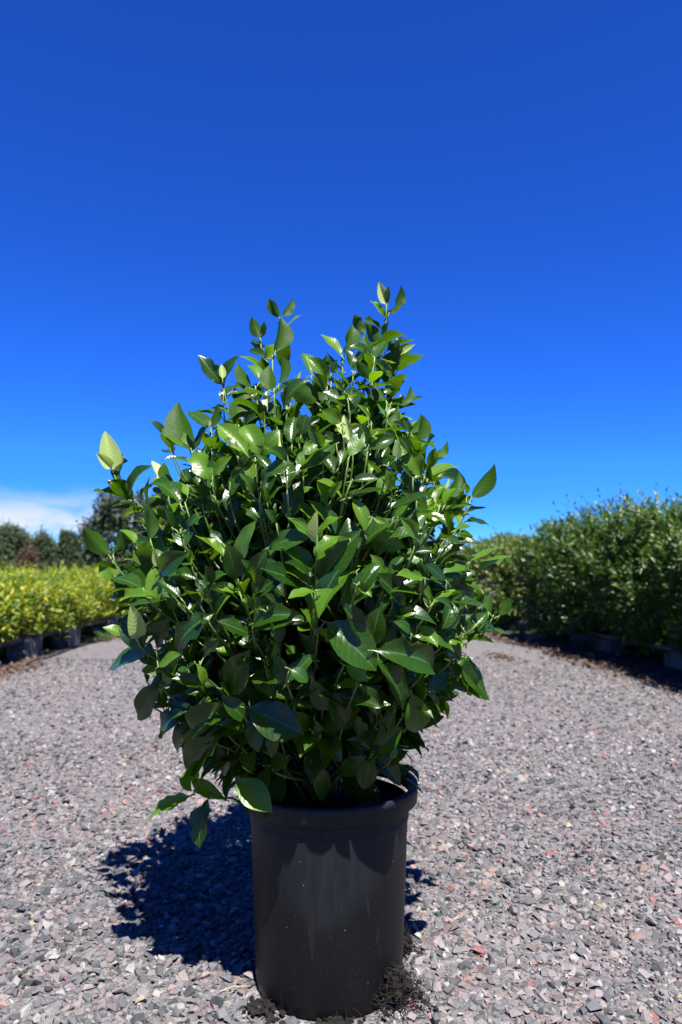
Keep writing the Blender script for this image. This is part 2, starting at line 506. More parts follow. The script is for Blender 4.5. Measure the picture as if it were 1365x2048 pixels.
def mat_stone(obj):
    m = M('stone' if obj else 'gravel_stones')
    if obj:
        tot = sum(w for _, w in PALETTE); acc = 0; stops = []
        for c, w in PALETTE:
            stops.append((acc / tot, c)); acc += w
        col = m.ramp(m.n('ShaderNodeObjectInfo').outputs['Random'], stops, 'CONSTANT')
    else:
        col = m.n('ShaderNodeAttribute', attribute_name='stone_col').outputs['Color']
    P = m.pos('Object')
    f = m.noise(160 if not obj else 2.2, 4, 0.7, P)
    col = m.mixc(1.0, col, m.ramp(f, [(0.25, 0.78), (0.75, 1.2)]), 'MULTIPLY')
    return m.finish(m.bsdf(col, 0.85, 0.3, m.bump(f, 0.5, 0.003)))
MAT['stone'] = mat_stone(True)
MAT['gravel'] = mat_stone(False)

# ------------------------------------------------------------------ ground
def ground_height(x, y):
    return 0.012 * np.sin(1.3 * x + 0.7 * y) * np.sin(0.9 * y - 0.5 * x) * np.clip((np.hypot(x, y - 1.7) - 0.6) / 2, 0, 1)
def make_ground():
    xs = np.unique(np.concatenate([np.linspace(-8, 8, 81), -np.geomspace(8, 1500, 22), np.geomspace(8, 1500, 22)]))
    ys = np.unique(np.concatenate([np.linspace(-2, 18, 101), -np.geomspace(2, 1500, 22), np.geomspace(18, 1500, 22)]))
    X, Y = np.meshgrid(xs, ys)
    Z = ground_height(X, Y) * (np.hypot(X, Y) < 30)
    V = np.stack([X, Y, Z], -1).reshape(-1, 3)
    n, k = len(ys), len(xs)
    i = np.arange(n - 1)[:, None] * k + np.arange(k - 1)[None]
    Fq = np.stack([i, i + 1, i + k + 1, i + k], -1).reshape(-1, 4)
    g = link('ground', mesh_from('ground', V, Fq, MAT['ground'], smooth=True))
    tag(g, 'pale grey and pink crushed gravel ground of the nursery lane', kind='structure')
    return g
ground = make_ground()

POT = np.array([-0.029, 1.785, 0.0])
def rock_templates(n):
    out = []
    for k in range(n):
        r = np.random.default_rng(100 + k)
        bm = bmesh.new()
        for q in range(11):
            p = unit(r.normal(size=3)) * r.uniform(0.75, 1.05)
            bm.verts.new((p[0] * r.uniform(0.8, 1.1), p[1] * 0.85, p[2] * 0.62))
        res = bmesh.ops.convex_hull(bm, input=list(bm.verts))
        bmesh.ops.delete(bm, geom=[g for g in res['geom_interior'] if isinstance(g, bmesh.types.BMVert)], context='VERTS')
        bmesh.ops.triangulate(bm, faces=list(bm.faces))
        bm.verts.ensure_lookup_table(); bm.verts.index_update()
        out.append((np.array([v.co[:] for v in bm.verts]) * 0.5, np.array([[v.index for v in f.verts] for f in bm.faces])))
        bm.free()
    return out
ROCKS = rock_templates(24)

def make_gravel():
    r = np.random.default_rng(11)
    pts = []
    def zone(d0, d1, dens, smin, smed, sig, smax):
        half = lambda d: 0.52 * d + 0.35
        area = (d1 - d0) * 2 * half(d1)
        n = int(area * dens)
        y = r.uniform(d0, d1, n); x = r.uniform(-half(d1), half(d1), n)
        keep = np.abs(x) < half(y)
        x, y = x[keep], y[keep]
        s = np.clip(smed * np.exp(r.normal(0, sig, len(x))), smin, smax)
        pts.append(np.stack([x, y, s], 1))
    zone(1.15, 2.6, 5000, 0.009, 0.0205, 0.42, 0.05)
    zone(2.6, 4.2, 2500, 0.011, 0.022, 0.36, 0.052)
    zone(4.2, 7.5, 900, 0.015, 0.026, 0.3, 0.05)
    P = np.concatenate(pts)
    d = np.hypot(P[:, 0] - POT[0], P[:, 1] - POT[1])
    P = P[(d > 0.171 + P[:, 2] * 0.4)]
    n = len(P)
    z = ground_height(P[:, 0], P[:, 1]) + P[:, 2] * r.uniform(-0.05, 0.16, n)
    yaw = r.uniform(0, 2 * math.pi, n); tilt = r.normal(0, 0.28, (n, 2))
    cy, sy = np.cos(yaw), np.sin(yaw)
    w = np.array([w for _, w in PALETTE]); w = w / w.sum()
    X_, Y_ = P[:, 0], P[:, 1]
    red = np.sin(2.3 * X_ + 1.1 * Y_ + 0.4) * np.sin(1.7 * Y_ - 1.2 * X_ + 1.0) + 0.6 * np.sin(5.1 * X_ - 3.3 * Y_) * np.sin(4.2 * Y_ + 2.0 * X_)
    drk = np.sin(1.9 * X_ - 0.8 * Y_ + 2.0) * np.sin(2.6 * Y_ + 0.9 * X_) + 0.5 * np.sin(6.0 * X_ + 2.0) * np.sin(5.0 * Y_)
    isred = np.array([0, 0, 0, .5, .5, 0, 1, 1, .4, 0, .7]); isdrk = np.array([.3, 0, 1, 0, 0, -.8, 0, 0, 0, 1, 0])
    WT = w[None] * np.exp(1.1 * red[:, None] * isred[None] + 0.8 * drk[:, None] * isdrk[None])
    WT = np.cumsum(WT / WT.sum(1, keepdims=True), 1)
    ci = (r.random(n)[:, None] > WT).sum(1).clip(0, len(PALETTE) - 1)
    cols = np.array([c for c, _ in PALETTE])[ci] * r.uniform(0.84, 1.16, (n, 1))
    px, py, fw = project(np.stack([P[:, 0], P[:, 1], z], 1))
    hid = (((px - 600) / 400) ** 2 + ((py - 1200) / 480) ** 2 < 1) | ((np.abs(px - 660) < 190) & (py < 2048))
    inpic = (px > 5) & (px < W_PX - 5) & (py > 0) & (py < H_PX - 5) & ~hid
    score = P[:, 2] / fw * inpic
    big = set(np.argsort(-score)[:300].tolist())
    tmpl = r.integers(0, len(ROCKS), n)
    rock_me = [mesh_from('stone', V, Fq, MAT['stone']) for V, Fq in ROCKS]
    for i in sorted(big):
        o = link('stone', rock_me[tmpl[i]], ground, (P[i, 0], P[i, 1], z[i]))
        o.rotation_euler = (tilt[i, 0], tilt[i, 1], yaw[i]); o.scale = (P[i, 2],) * 3
    VV, FF, CC, off = [], [], [], 0
    bigmask = np.zeros(n, bool); bigmask[list(big)] = True
    for t, (V, Fq) in enumerate(ROCKS):
        idx = np.where((tmpl == t) & ~bigmask)[0]
        A = V[None] * P[idx, 2][:, None, None]
        A = A.copy()
        A[..., 2] += A[..., 0] * tilt[idx, 0][:, None] + A[..., 1] * tilt[idx, 1][:, None]
        X = A[..., 0] * cy[idx][:, None] - A[..., 1] * sy[idx][:, None]
        Y = A[..., 0] * sy[idx][:, None] + A[..., 1] * cy[idx][:, None]
        A[..., 0], A[..., 1] = X + P[idx, 0][:, None], Y + P[idx, 1][:, None]
        A[..., 2] += z[idx][:, None]
        VV.append(A.reshape(-1, 3))
        FF.append((Fq[None] + (np.arange(len(idx)) * len(V))[:, None, None]).reshape(-1, 3) + off)
        CC.append(np.repeat(cols[idx], len(V), 0))
        off += len(idx) * len(V)
    me = mesh_from('gravel', np.concatenate(VV), np.concatenate(FF), MAT['gravel'], attrs={'stone_col': np.concatenate(CC)})
    g = link('gravel', me, ground)
    g['kind'] = 'stuff'
make_gravel()

# ------------------------------------------------------------------ hill and far terrain
def make_hill(name, cx, cy, rx, ry, h, label):
    n, k = 30, 14
    V = [(cx, cy, h)]
    for i in range(1, k + 1):
        t = i / k
        for j in range(n):
            a = j / n * 2 * math.pi
            wob = 1 + 0.12 * math.sin(3 * a + cx) + 0.07 * math.sin(5 * a)
            V.append((cx + rx * t * wob * math.cos(a), cy + ry * t * wob * math.sin(a), h * (0.5 + 0.5 * math.cos(math.pi * t)) - 0.3 * t))
    Fq = [(0, 1 + j, 1 + (j + 1) % n) for j in range(n)]
    for i in range(k - 1):
        for j in range(n):
            Fq.append((1 + i * n + j, 1 + (i + 1) * n + j, 1 + (i + 1) * n + (j + 1) % n, 1 + i * n + (j + 1) % n))
    me = bpy.data.meshes.new(name); me.from_pydata(V, [], Fq); me.materials.append(MAT['hill'])
    me.polygons.foreach_set('use_smooth', np.full(len(me.polygons), True, bool))
    tag(link(name, me), label, kind='structure')
make_hill('hill', -150, 370, 130, 90, 9.5, 'low grassy green hill far behind the trees on the left')

# ------------------------------------------------------------------ foliage clouds for the plants around
def small_leaves(Pts, Ax, Nr, L, Wd, mat, name):
    """leaves of six vertices: folded along the midrib, pointed"""
    Ax = unit(Ax); Sd = unit(np.cross(Ax, Nr)); Nn = np.cross(Sd, Ax)
    L = np.asarray(L)[:, None]; Wd = np.asarray(Wd)[:, None]
    p0 = Pts
    p1 = Pts + Ax * L * 0.5 + Sd * Wd * 0.5 + Nn * Wd * 0.16
    p2 = Pts + Ax * L * 0.5 - Sd * Wd * 0.5 + Nn * Wd * 0.16
    p3 = Pts + Ax * L - Nn * L * 0.12
    pm = Pts + Ax * L * 0.55
    V = np.stack([p0, p1, pm, p2, p3], 1).reshape(-1, 3)
    b = np.arange(len(Pts))[:, None, None] * 5
    Fq = (np.array([[0, 1, 2], [0, 2, 3], [1, 4, 2], [3, 2, 4]])[None] + b).reshape(-1, 3)
    return mesh_from(name, V, Fq, mat, smooth=False)

def shrub_crown(seed, rx, ry, z0, z1, shoots, per, L, mat, name='crown', up=0.6, spiky=0.12, aspect=0.36, droop=0.0, boxy=0.85):
    r = np.random.default_rng(seed)
    zc, rz = (z0 + z1) / 2, (z1 - z0) / 2
    d = unit(r.normal(size=(shoots, 3)))
    rad = r.uniform(0.55, 1.0, shoots) ** 0.5
    lump = 1 + 0.16 * np.sin(3.1 * d[:, 0] + seed) * np.cos(2.7 * d[:, 1] + 2 * seed) + 0.10 * np.sin(6 * d[:, 2] + 5 * d[:, 0] + seed)
    T = d * (rad * lump)[:, None]
    # boxier than an ellipsoid
    T = np.sign(T) * np.abs(T) ** boxy
    tip = T * np.array([rx, ry, rz]) + np.array([0, 0, zc])
    ext = (r.random(shoots) < 0.12) * r.uniform(0, spiky, shoots)
    dirn = unit(T * np.array([1, 1, 0.7]) + np.array([0, 0, up]) + r.normal(0, 0.25, (shoots, 3)))
    tip = tip + np.array([0, 0, 1]) * (ext * (T[:, 2] > 0.2))[:, None]
    ln = L * r.uniform(1.3, 2.3, shoots) + ext
    P, A, Nn, LL = [], [], [], []
    for q in range(per):
        t = q / per
        ang = r.uniform(0, 6.28, shoots) 
        sidev = unit(np.cross(dirn, r.normal(size=(shoots, 3))))
        spread = 0.5 + 0.7 * t
        ax = unit(dirn * (1 - 0.55 * t) + sidev * spread + np.array([0, 0, -droop * t]))
        P.append(tip - dirn * (ln * t)[:, None]); A.append(ax); Nn.append(dirn + np.array([0, 0, 0.4]))
        LL.append(L * r.uniform(0.6, 1.15, shoots) * (0.6 + 0.55 * t))
    P, A, Nn, LL = map(np.concatenate, (P, A, Nn, LL))
    return small_leaves(P, A, Nn, LL, LL * aspect * r.uniform(0.8, 1.2, len(LL)), mat, name)

def trunk_mesh(seed, h, rx, ry, r0, n=6, spread=0.8, name='trunk', single=False, z0=0.0):
    r = np.random.default_rng(seed)
    mb = MB()
    if single:
        mb.tube([(0, 0, z0), (0.02, 0.01, z0 + h * 0.3), (0, 0, z0 + h * 0.75)], [r0, r0 * 0.8, r0 * 0.4], 7, [0.1, 0.2, 0.3])
    for k in range(n):
        a = r.uniform(0, 6.28); s = r.uniform(0.3, spread)
        s0 = (0, 0, z0 + (h * 0.25 if single else 0))
        e = (rx * s * math.cos(a), ry * s * math.sin(a), z0 + h * r.uniform(0.65, 0.95))
        m_ = (e[0] * 0.35, e[1] * 0.35, s0[2] + (e[2] - s0[2]) * 0.55)
        k0 = 0.55 if single else 1.0
        mb.tube([s0, m_, e], [r0 * 0.7 * k0, r0 * 0.5 * k0, r0 * 0.2], 5, [0.1, 0.25, 0.4])
    return mb.mesh(name, MAT['stem'], True)

def plain_pot_mesh(r, h):
    mb = MB()
    mb.lathe([(r * 0.80, 0.0), (r * 0.93, h * 0.9), (r, h * 0.9), (r * 1.01, h), (r * 0.95, h), (r * 0.9, h * 0.9), (0.001, h * 0.88)], 28)
    return mb.mesh('pot', MAT['plain_pot'], False)

# ---- concrete blocks, benches and mats of both plant rows
def block_mesh():
    mb = MB()
    for x in (-0.18, 0.0, 0.18):
        mb.box((x, 0, 0.1), (0.034, 0.128, 0.2))
    for y in (-0.08, 0.08):
        mb.box((0, y, 0.1), (0.395, 0.032, 0.198))
    return mb.mesh('concrete_block', MAT['concrete'])
BLOCK = block_mesh()
def bench(name_label, x0, x1, y0, y1, ztop, nplank, seed, c=None, rz=0.0):
    r = random.Random(seed)
    c = c or ((x0 + x1) / 2, (y0 + y1) / 2)
    b = empty('growing_bench', (c[0], c[1], ztop), rz)
    tag(b, name_label, 'bench', 'low plank benches under the plant rows')
    mb = MB(); w = (x1 - x0) / nplank
    mb.box((0, 0, -0.018), (w * 0.94, y1 - y0, 0.035))
    me = mb.mesh('plank', MAT['plank'])
    for k in range(nplank):
        o = link('plank', me, b, (-(x1 - x0) / 2 + w * (k + 0.5), r.uniform(-0.03, 0.03), r.uniform(-0.003, 0.003)))
        o.rotation_euler = (0, 0, r.uniform(-0.003, 0.003))
    return b
def sheet(name, x0, x1, y0, y1, z, mat, label, c=(0, 0), rz=0.0):
    xs, ys = np.linspace(x0, x1, 10), np.linspace(y0, y1, 30)
    X, Y = np.meshgrid(xs, ys)
    r = np.random.default_rng(3)
    X = X + r.normal(0, 0.04, X.shape) * ((X == x0) | (X == x1))
    X, Y = X * math.cos(rz) - Y * math.sin(rz) + c[0], X * math.sin(rz) + Y * math.cos(rz) + c[1]
    Z = z + ground_height(X, Y)
    V = np.stack([X, Y, Z], -1).reshape(-1, 3)
    i = np.arange(29)[:, None] * 10 + np.arange(9)[None]
    Fq = np.stack([i, i + 1, i + 11, i + 10], -1).reshape(-1, 4)
    tag(link(name, mesh_from(name, V, Fq, mat)), label, kind='structure')

# right row: tall dark green potted shrubs; it runs away from the lane's nearer part at a slight angle
ROW = math.atan(0.13)
def row_xy(u, v): return 2.86 - 0.13 * (v - 5.9) + u, v
bench('dark plank bench in the shade under the right-hand row of tall shrubs', 0, 0.92, 0, 6.2, 0.237, 5, 1, row_xy(0.74, 6.7), ROW)
rb = [(0.5, 3.9), (0.5, 5.4), (0.5, 6.7), (0.5, 8.1), (0.5, 9.5)]
lab = ['grey concrete block in the shade under the nearest end of the right-hand bench', 'grey concrete block under the right-hand bench near the photo edge',
       'grey concrete block under the middle of the right-hand bench', 'grey concrete block carrying the far half of the right-hand bench',
       'grey concrete block under the far end of the right-hand bench']
for k, (x, y) in enumerate(rb):
    o = link('concrete_block', BLOCK, None, (*row_xy(x, y), 0.018)); o.rotation_euler = (0, 0, ROW + R(90) + random.uniform(-.05, .05))
    tag(o, lab[k], 'concrete block', 'concrete blocks carrying the benches')

sheet('weed_mat', 0.02, 2.6, -4.4, 6.6, 0.016, MAT['mat'], 'black weed mat laid under the plant row on the right', row_xy(0, 6.5), ROW)
hedge_crowns = [shrub_crown(40 + k, 0.74, 0.70, -0.14, 1.47, 1500, 7, 0.115, MAT['hedge_leaf'], up=0.7, spiky=0.24, boxy=0.78) for k in range(4)]
hedge_trunks = [trunk_mesh(60 + k, 1.0, 0.5, 0.5, 0.018, 8, z0=0.25) for k in range(2)]
pot_me = plain_pot_mesh(0.2, 0.31)
HL = ['tall dark green potted shrub of the right-hand row nearest the camera',
      'tall dark green potted shrub at the right edge of the photo with the highest shoots',
      'tall dark green potted shrub second from the right photo edge in its row',
      'tall dark green potted shrub third from the right photo edge in its row',
      'tall dark green potted shrub next to last along the right-hand row',
      'tall dark green potted shrub ending the right-hand row, beside the yellow-flecked bush']
hv = [4.1, 5.15, 6.2, 7.25, 8.25, 9.25]
hs = [1.2, 1.18, 1.0, 0.95, 1.0, 0.92]
for k, v_ in enumerate(hv):
    for row in range(2):
        hx, hy_ = row_xy(0.56 + row * 1.0 + random.uniform(-.05, .05), v_ + row * 0.3)
        t = empty('potted_shrub', (hx, hy_, 0.242 if row == 0 else 0.02), ROW + random.choice((0, math.pi)))
        s = hs[k] * random.uniform(0.98, 1.02) * (1.0 if row == 0 else 1.15)
        link('crown', hedge_crowns[(k + 2 * row) % 4], t).scale = (0.98, 0.85, s * random.uniform(0.93, 1.04))
        link('stem', hedge_trunks[k % 2], t).scale = (1, 1, s)
        link('pot', pot_me, t)
        tag(t, HL[k] if row == 0 else 'dark green potted shrub standing in the second row behind the right-hand row', 'shrub', 'dark green shrubs in the row on the right')
# the far bush with yellow-edged leaves behind the row
v = empty('potted_shrub', (2.60, 11.1, 0.02), 0.4)
tag(v, 'rounded bush with small yellow-flecked leaves beyond the far end of the right-hand row', 'shrub')
link('crown', shrub_crown(71, 0.74, 0.74, 0.06, 1.50, 2400, 8, 0.09, MAT['variegated_leaf'], up=0.6, spiky=0.16, aspect=0.45), v)
link('stem', trunk_mesh(72, 1.0, 0.5, 0.5, 0.02, 7, z0=0.2), v)
link('pot', plain_pot_mesh(0.24, 0.34), v)
o = link('concrete_block', BLOCK, None, at(985, 1232, 11.2) * np.array([1, 1, 0]) + np.array([0, 0, 0.001])); o.rotation_euler = (0, 0, 0.3)
tag(o, 'pale concrete block standing by itself in front of the yellow-flecked bush', 'concrete block', 'concrete blocks carrying the benches')

# left block: golden yellow-green shrubs on low benches
sheet('weed_mat', -12.0, -3.12, 5.2, 19.0, 0.016, MAT['mat'], 'black weed mat laid under the yellow-green plants on the left')
bench('dark plank bench under the front row of yellow-green shrubs', -4.1, -3.3, 6.1, 10.6, 0.237, 4, 2)
bench('dark plank bench under the far part of the front row of yellow-green shrubs', -4.1, -3.3, 11.0, 16.0, 0.237, 4, 5)
bl = [(-3.3, 6.5, 'grey concrete block at the left edge of the photo, under the bench'), (-3.3, 7.55, 'grey concrete block under the left bench beside the small weed'),
      (-3.3, 8.7, 'grey concrete block under the middle of the left bench'), (-3.3, 10.2, 'grey concrete block at the far end of the left bench beside the big bush'),
      (-3.3, 11.4, 'grey concrete block under the second bench, behind the big bush'), (-3.3, 13.4, 'grey concrete block under the second bench, farthest along')]
for x, y, lb in bl:
    o = link('concrete_block', BLOCK, None, (x - 0.07, y, 0.018)); o.rotation_euler = (0, 0, R(90) + random.uniform(-.06, .06))
    tag(o, lb, 'concrete block', 'concrete blocks carrying the benches')
gold_crowns = [shrub_crown(80 + k, 0.44, 0.44, -0.04, 0.62, 330, 6, 0.105, MAT['golden_leaf'], up=0.5, spiky=0.16, aspect=0.34, droop=0.25) for k in range(4)]
gold_trunk = trunk_mesh(90, 0.35, 0.3, 0.3, 0.01, 6, z0=0.18)
gpot = plain_pot_mesh(0.13, 0.2)
ng = 0
for row in range(10):
    x = -3.55 - row * 0.62
    for k in range(19):
        y = 6.4 + k * 0.62 + (0.3 if row % 2 else 0) + random.uniform(-.06, .06)
        ppx = project(np.array([x, y, 0.6]))[0]
        if ppx < -110 or ppx > 285: continue
        on = row < 1
        t = empty('golden_shrub', (x + random.uniform(-.05, .05), y, 0.24 if on else 0.02 + 0.2 * 0), random.uniform(0, 6.28))
        s = random.uniform(0.84, 1.14)
        link('crown', gold_crowns[(row + k) % 4], t).scale = (s, s, s * (1.0 if on else 1.35))
        link('stem', gold_trunk, t)
        link('pot', gpot, t)
        if on:
            lb = {0: 'yellow-green potted shrub nearest the camera in the front row, cut by the left photo edge',
                  1: 'yellow-green potted shrub second along the front row on the left bench',
                  2: 'yellow-green potted shrub third along the front row on the left bench',
                  3: 'yellow-green potted shrub fourth along the front row on the left bench',
                  4: 'yellow-green potted shrub fifth along the front row on the left bench',
                  5: 'yellow-green potted shrub sixth along the front row, blurred and far down the left bench',
                  6: 'yellow-green potted shrub seventh along the front row, blurred and far down the left bench',
                  7: 'yellow-green potted shrub eighth along the front row, blurred and far down the left bench',
                  8: 'yellow-green potted shrub ninth along the front row, blurred and far down the left bench',
                  9: 'yellow-green potted shrub tenth along the front row, blurred and far down the left bench',
                  10: 'yellow-green potted shrub eleventh along the front row, blurred and far down the left bench',
                  11: 'yellow-green potted shrub twelfth along the front row, blurred and far down the left bench',
                  }.get(k, 'yellow-green potted shrub in the far part of the front row, partly behind the big bush')
        else:
            lb = 'yellow-green shrub in the mass of plants behind the front row on the left'
        tag(t, lb, 'shrub', 'yellow-green shrubs in the block on the left' if not on else 'yellow-green shrubs of the front row')
        ng += 1

# trees beyond
def tree(seed, x, y, h, rx, z0, mat, label, L, shoots, group='trees beyond the yellow-green shrubs', per=6, cat='tree'):
    t = empty('tree', (x, y, 0)); shoots = int(shoots * 3.2)
    tag(t, label, cat, group)
    link('crown', shrub_crown(seed, rx, rx * 0.9, z0, h, shoots, per, L, mat, up=0.35, spiky=L * 1.5, aspect=0.55, droop=0.2), t)
    link('trunk', trunk_mesh(seed + 1, h, rx, rx, 0.05 * h / 2, 7, single=True), t)
def px_x(px, y): return (px - W_PX / 2) / F_PX * y
tree(200, px_x(300, 19), 19, 2.95, 1.9, 0.25, MAT['tree_leaf'], 'dark leafy tree with a rounded crown just behind the left side of the big bush', 0.16, 1100)
tree(202, px_x(12, 34), 34, 2.95, 1.25, 0.1, MAT['grey_tree_leaf'], 'grey-green tree at the left edge, leftmost of the distant trees', 0.2, 700)
tree(204, px_x(90, 35), 35, 2.6, 0.75, 0.1, MAT['grey_tree_leaf'], 'narrow grey-green tree behind the rusty brown shrub', 0.2, 400)
tree(206, px_x(139, 34), 34, 2.65, 0.62, 0.1, MAT['grey_tree_leaf'], 'small rounded grey-green tree standing alone between the hill and dark tree', 0.2, 400)
tree(208, px_x(55, 29), 29, 1.75, 0.45, 0.1, MAT['brown_leaf'], 'rusty brown shrub in front of the distant grey-green trees', 0.14, 260)
tree(210, px_x(183, 40), 40, 2.0, 1.1, 0.1, MAT['tree_leaf'], 'low dark bush in the distance left of the dark tree', 0.2, 400)
tree(212, px_x(-70, 33), 33, 3.0, 1.4, 0.1, MAT['grey_tree_leaf'], 'grey-green tree beyond the left frame edge', 0.2, 500)
tree(214, px_x(112, 38), 38, 1.7, 0.9, 0.1, MAT['tree_leaf'], 'low dark green shrub between two distant grey-green trees', 0.2, 400)
for k, (ppx, y, h, rx) in enumerate([(430, 30, 2.6, 2.2), (560, 34, 2.4, 2.4), (700, 36, 2.3, 2.4), (830, 33, 2.3, 2.0), (940, 38, 2.2, 2.4), (1060, 40, 2.4, 2.6), (1180, 42, 2.3, 2.6), (1300, 44, 2.4, 2.8), (1430, 44, 2.6, 2.8)]):
    tree(220 + 2 * k, px_x(ppx, y), y, h, rx, 0.1, MAT['tree_leaf'], 'dark green tree in the distance hidden behind the big bush' if ppx < 900 else 'dark green tree in the distance beyond the right-hand row of shrubs', 0.22, 300, 'far trees closing the view')

# ------------------------------------------------------------------ litter and weeds
def scatter_flakes(name, pts, size, mat, label):
    r = np.random.default_rng(len(pts))
    n = len(pts)
    P = np.column_stack([pts, ground_height(pts[:, 0], pts[:, 1]) + 0.012 + r.uniform(0, 0.02, n)])
    ax = unit(np.column_stack([r.normal(size=(n, 2)), r.normal(0, 0.25, n)]))
    nr = unit(np.column_stack([r.normal(0, 0.35, (n, 2)), np.ones(n)]))
    L = size * r.uniform(0.5, 1.4, n)
    o = link(name, small_leaves(P, ax, nr, L, L * r.uniform(0.3, 0.6, n), mat, name))
    tag(o, label, kind='stuff')
r = np.random.default_rng(5)
n = 3000
yy = r.uniform(4.2, 10.3, n); uu = -0.08 - np.abs(r.normal(0, 0.17, n)) + 0.2 * r.random(n) + 0.07 * np.sin(yy * 2.1)
keep = r.random(n) < 0.25 + 0.75 * np.exp(-((yy - 7.2) / 0.9) ** 2) + 0.3 * np.exp(-((yy - 5.4) / 0.4) ** 2)
xx = 2.86 - 0.13 * (yy - 5.9) + uu
cl_ = r.normal(0, 1, (260, 2)) * np.array([0.13, 0.35]) + np.array([2.12, 9.5])
c2_ = r.normal(0, 1, (90, 2)) * np.array([0.10, 0.14]) + np.array([1.72, 7.6])
scatter_flakes('leaf_litter', np.concatenate([np.column_stack([xx, yy])[keep], cl_, c2_]), 0.06, MAT['litter'], 'dry brown leaf litter along the edge of the right-hand row')
n = 420
pl = np.concatenate([r.normal(0, 1, (n, 2)) * np.array([0.12, 0.5]) + np.array([-3.12, 6.6]), r.normal(0, 1, (160, 2)) * np.array([0.14, 0.4]) + np.array([-3.05, 9.8])])
scatter_flakes('leaf_litter', pl, 0.06, MAT['litter'], 'dry brown leaf litter along the edge of the left bench')
def weed(px, py, rad, label, seed, mat='weed_leaf'):
    depth = 1400.0 / (py - 1130)
    p = at(px, py, depth)
    t = empty('weed', (p[0], p[1], 0.0)); tag(t, label, 'weed', 'weeds by the benches')
    link('leaves', shrub_crown(seed, rad, rad, 0.0, rad * 1.1, 40, 5, rad * 0.45, MAT[mat], up=0.5, spiky=0.03), t)
weed(118, 1290, 0.10, 'small bright green weed in the gravel under the left bench', 301)
weed(66, 1312, 0.09, 'small yellow-green weed nearest the left edge of the gravel', 303)
weed(1040, 1268, 0.16, 'low green weed clump at the far corner of the right-hand row', 305)
weed(1075, 1262, 0.12, 'low green weed beside the larger weed clump at the row corner', 307)
weed(165, 1284, 0.13, 'dark green weed in the shade of the left bench', 309)
weed(205, 1280, 0.12, 'dark green weed by the far end of the left bench', 311)

# ------------------------------------------------------------------ THE POTTED SHRUB
shrub = empty('potted_shrub', tuple(POT))
tag(shrub, 'big glossy green shrub in a black nursery pot standing on the gravel', 'potted shrub')
SR, SZ = 1.012, 1.04          # rim height and rim radius
pot = MB()
prof = [(0.001, 0.006), (0.150, 0.006), (0.165, 0.0), (0.172, 0.006), (0.176, 0.03), (0.1895, 0.36), (0.1925, 0.374), (0.1925, 0.380), (0.1905, 0.384), (0.1935, 0.396)]
inner = [(0.1935, 0.4325), (0.186, 0.41), (0.182, 0.36), (0.175, 0.10), (0.001, 0.09)]
pot.lathe(np.array(prof + [(0.1945, 0.409)] + [(0.190, 0.4101), (0.186, 0.4102)] + inner[1:]) * [SR, SZ], 96, wob=0.004, seed=1)
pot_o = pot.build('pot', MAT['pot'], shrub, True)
rim = MB()
rim.lathe(np.array([(0.1955, 0.4165), (0.2105, 0.410), (0.2128, 0.4115), (0.2150, 0.441), (0.2145, 0.4475), (0.2085, 0.4515), (0.203, 0.4505), (0.1990, 0.445), (0.1965, 0.43), (0.1955, 0.4165)]) * [SR, SZ], 96, wob=0.006, seed=1)
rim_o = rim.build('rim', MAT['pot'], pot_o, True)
# soil
def soil_mesh():
    r = np.random.default_rng(9)
    V, Fq = [(0, 0, 0.428)], []
    n, k = 40, 9
    for i in range(1, k + 1):
        for j in range(n):
            a = j / n * 6.2832
            rr = 0.188 * i / k
            V.append((rr * math.cos(a), rr * math.sin(a), 0.422 + 0.006 * math.sin(3 * a + i) + r.normal(0, 0.004) - 0.008 * (i == k)))
    Fq = [(0, 1 + j, 1 + (j + 1) % n) for j in range(n)]
    for i in range(k - 1):
        for j in range(n):
            Fq.append((1 + i * n + j, 1 + (i + 1) * n + j, 1 + (i + 1) * n + (j + 1) % n, 1 + i * n + (j + 1) % n))
    me = bpy.data.meshes.new('soil'); me.from_pydata(V, [], Fq); me.materials.append(MAT['soil'])
    return me
soil_o = link('soil', soil_mesh(), pot_o)
cr = MB()
rr_ = np.random.default_rng(21)
for k in range(205):
    a, q = rr_.uniform(0, 6.28), 0.174 * math.sqrt(rr_.random())
    V, Fq = ROCKS[k % 24]
    cr.add(V * rr_.uniform(0.006, 0.02) + np.array([q * math.cos(a), q * math.sin(a), 0.429]), Fq)
crumb = cr.build('soil_crumbs', MAT['soil'], pot_o); crumb['kind'] = 'stuff'

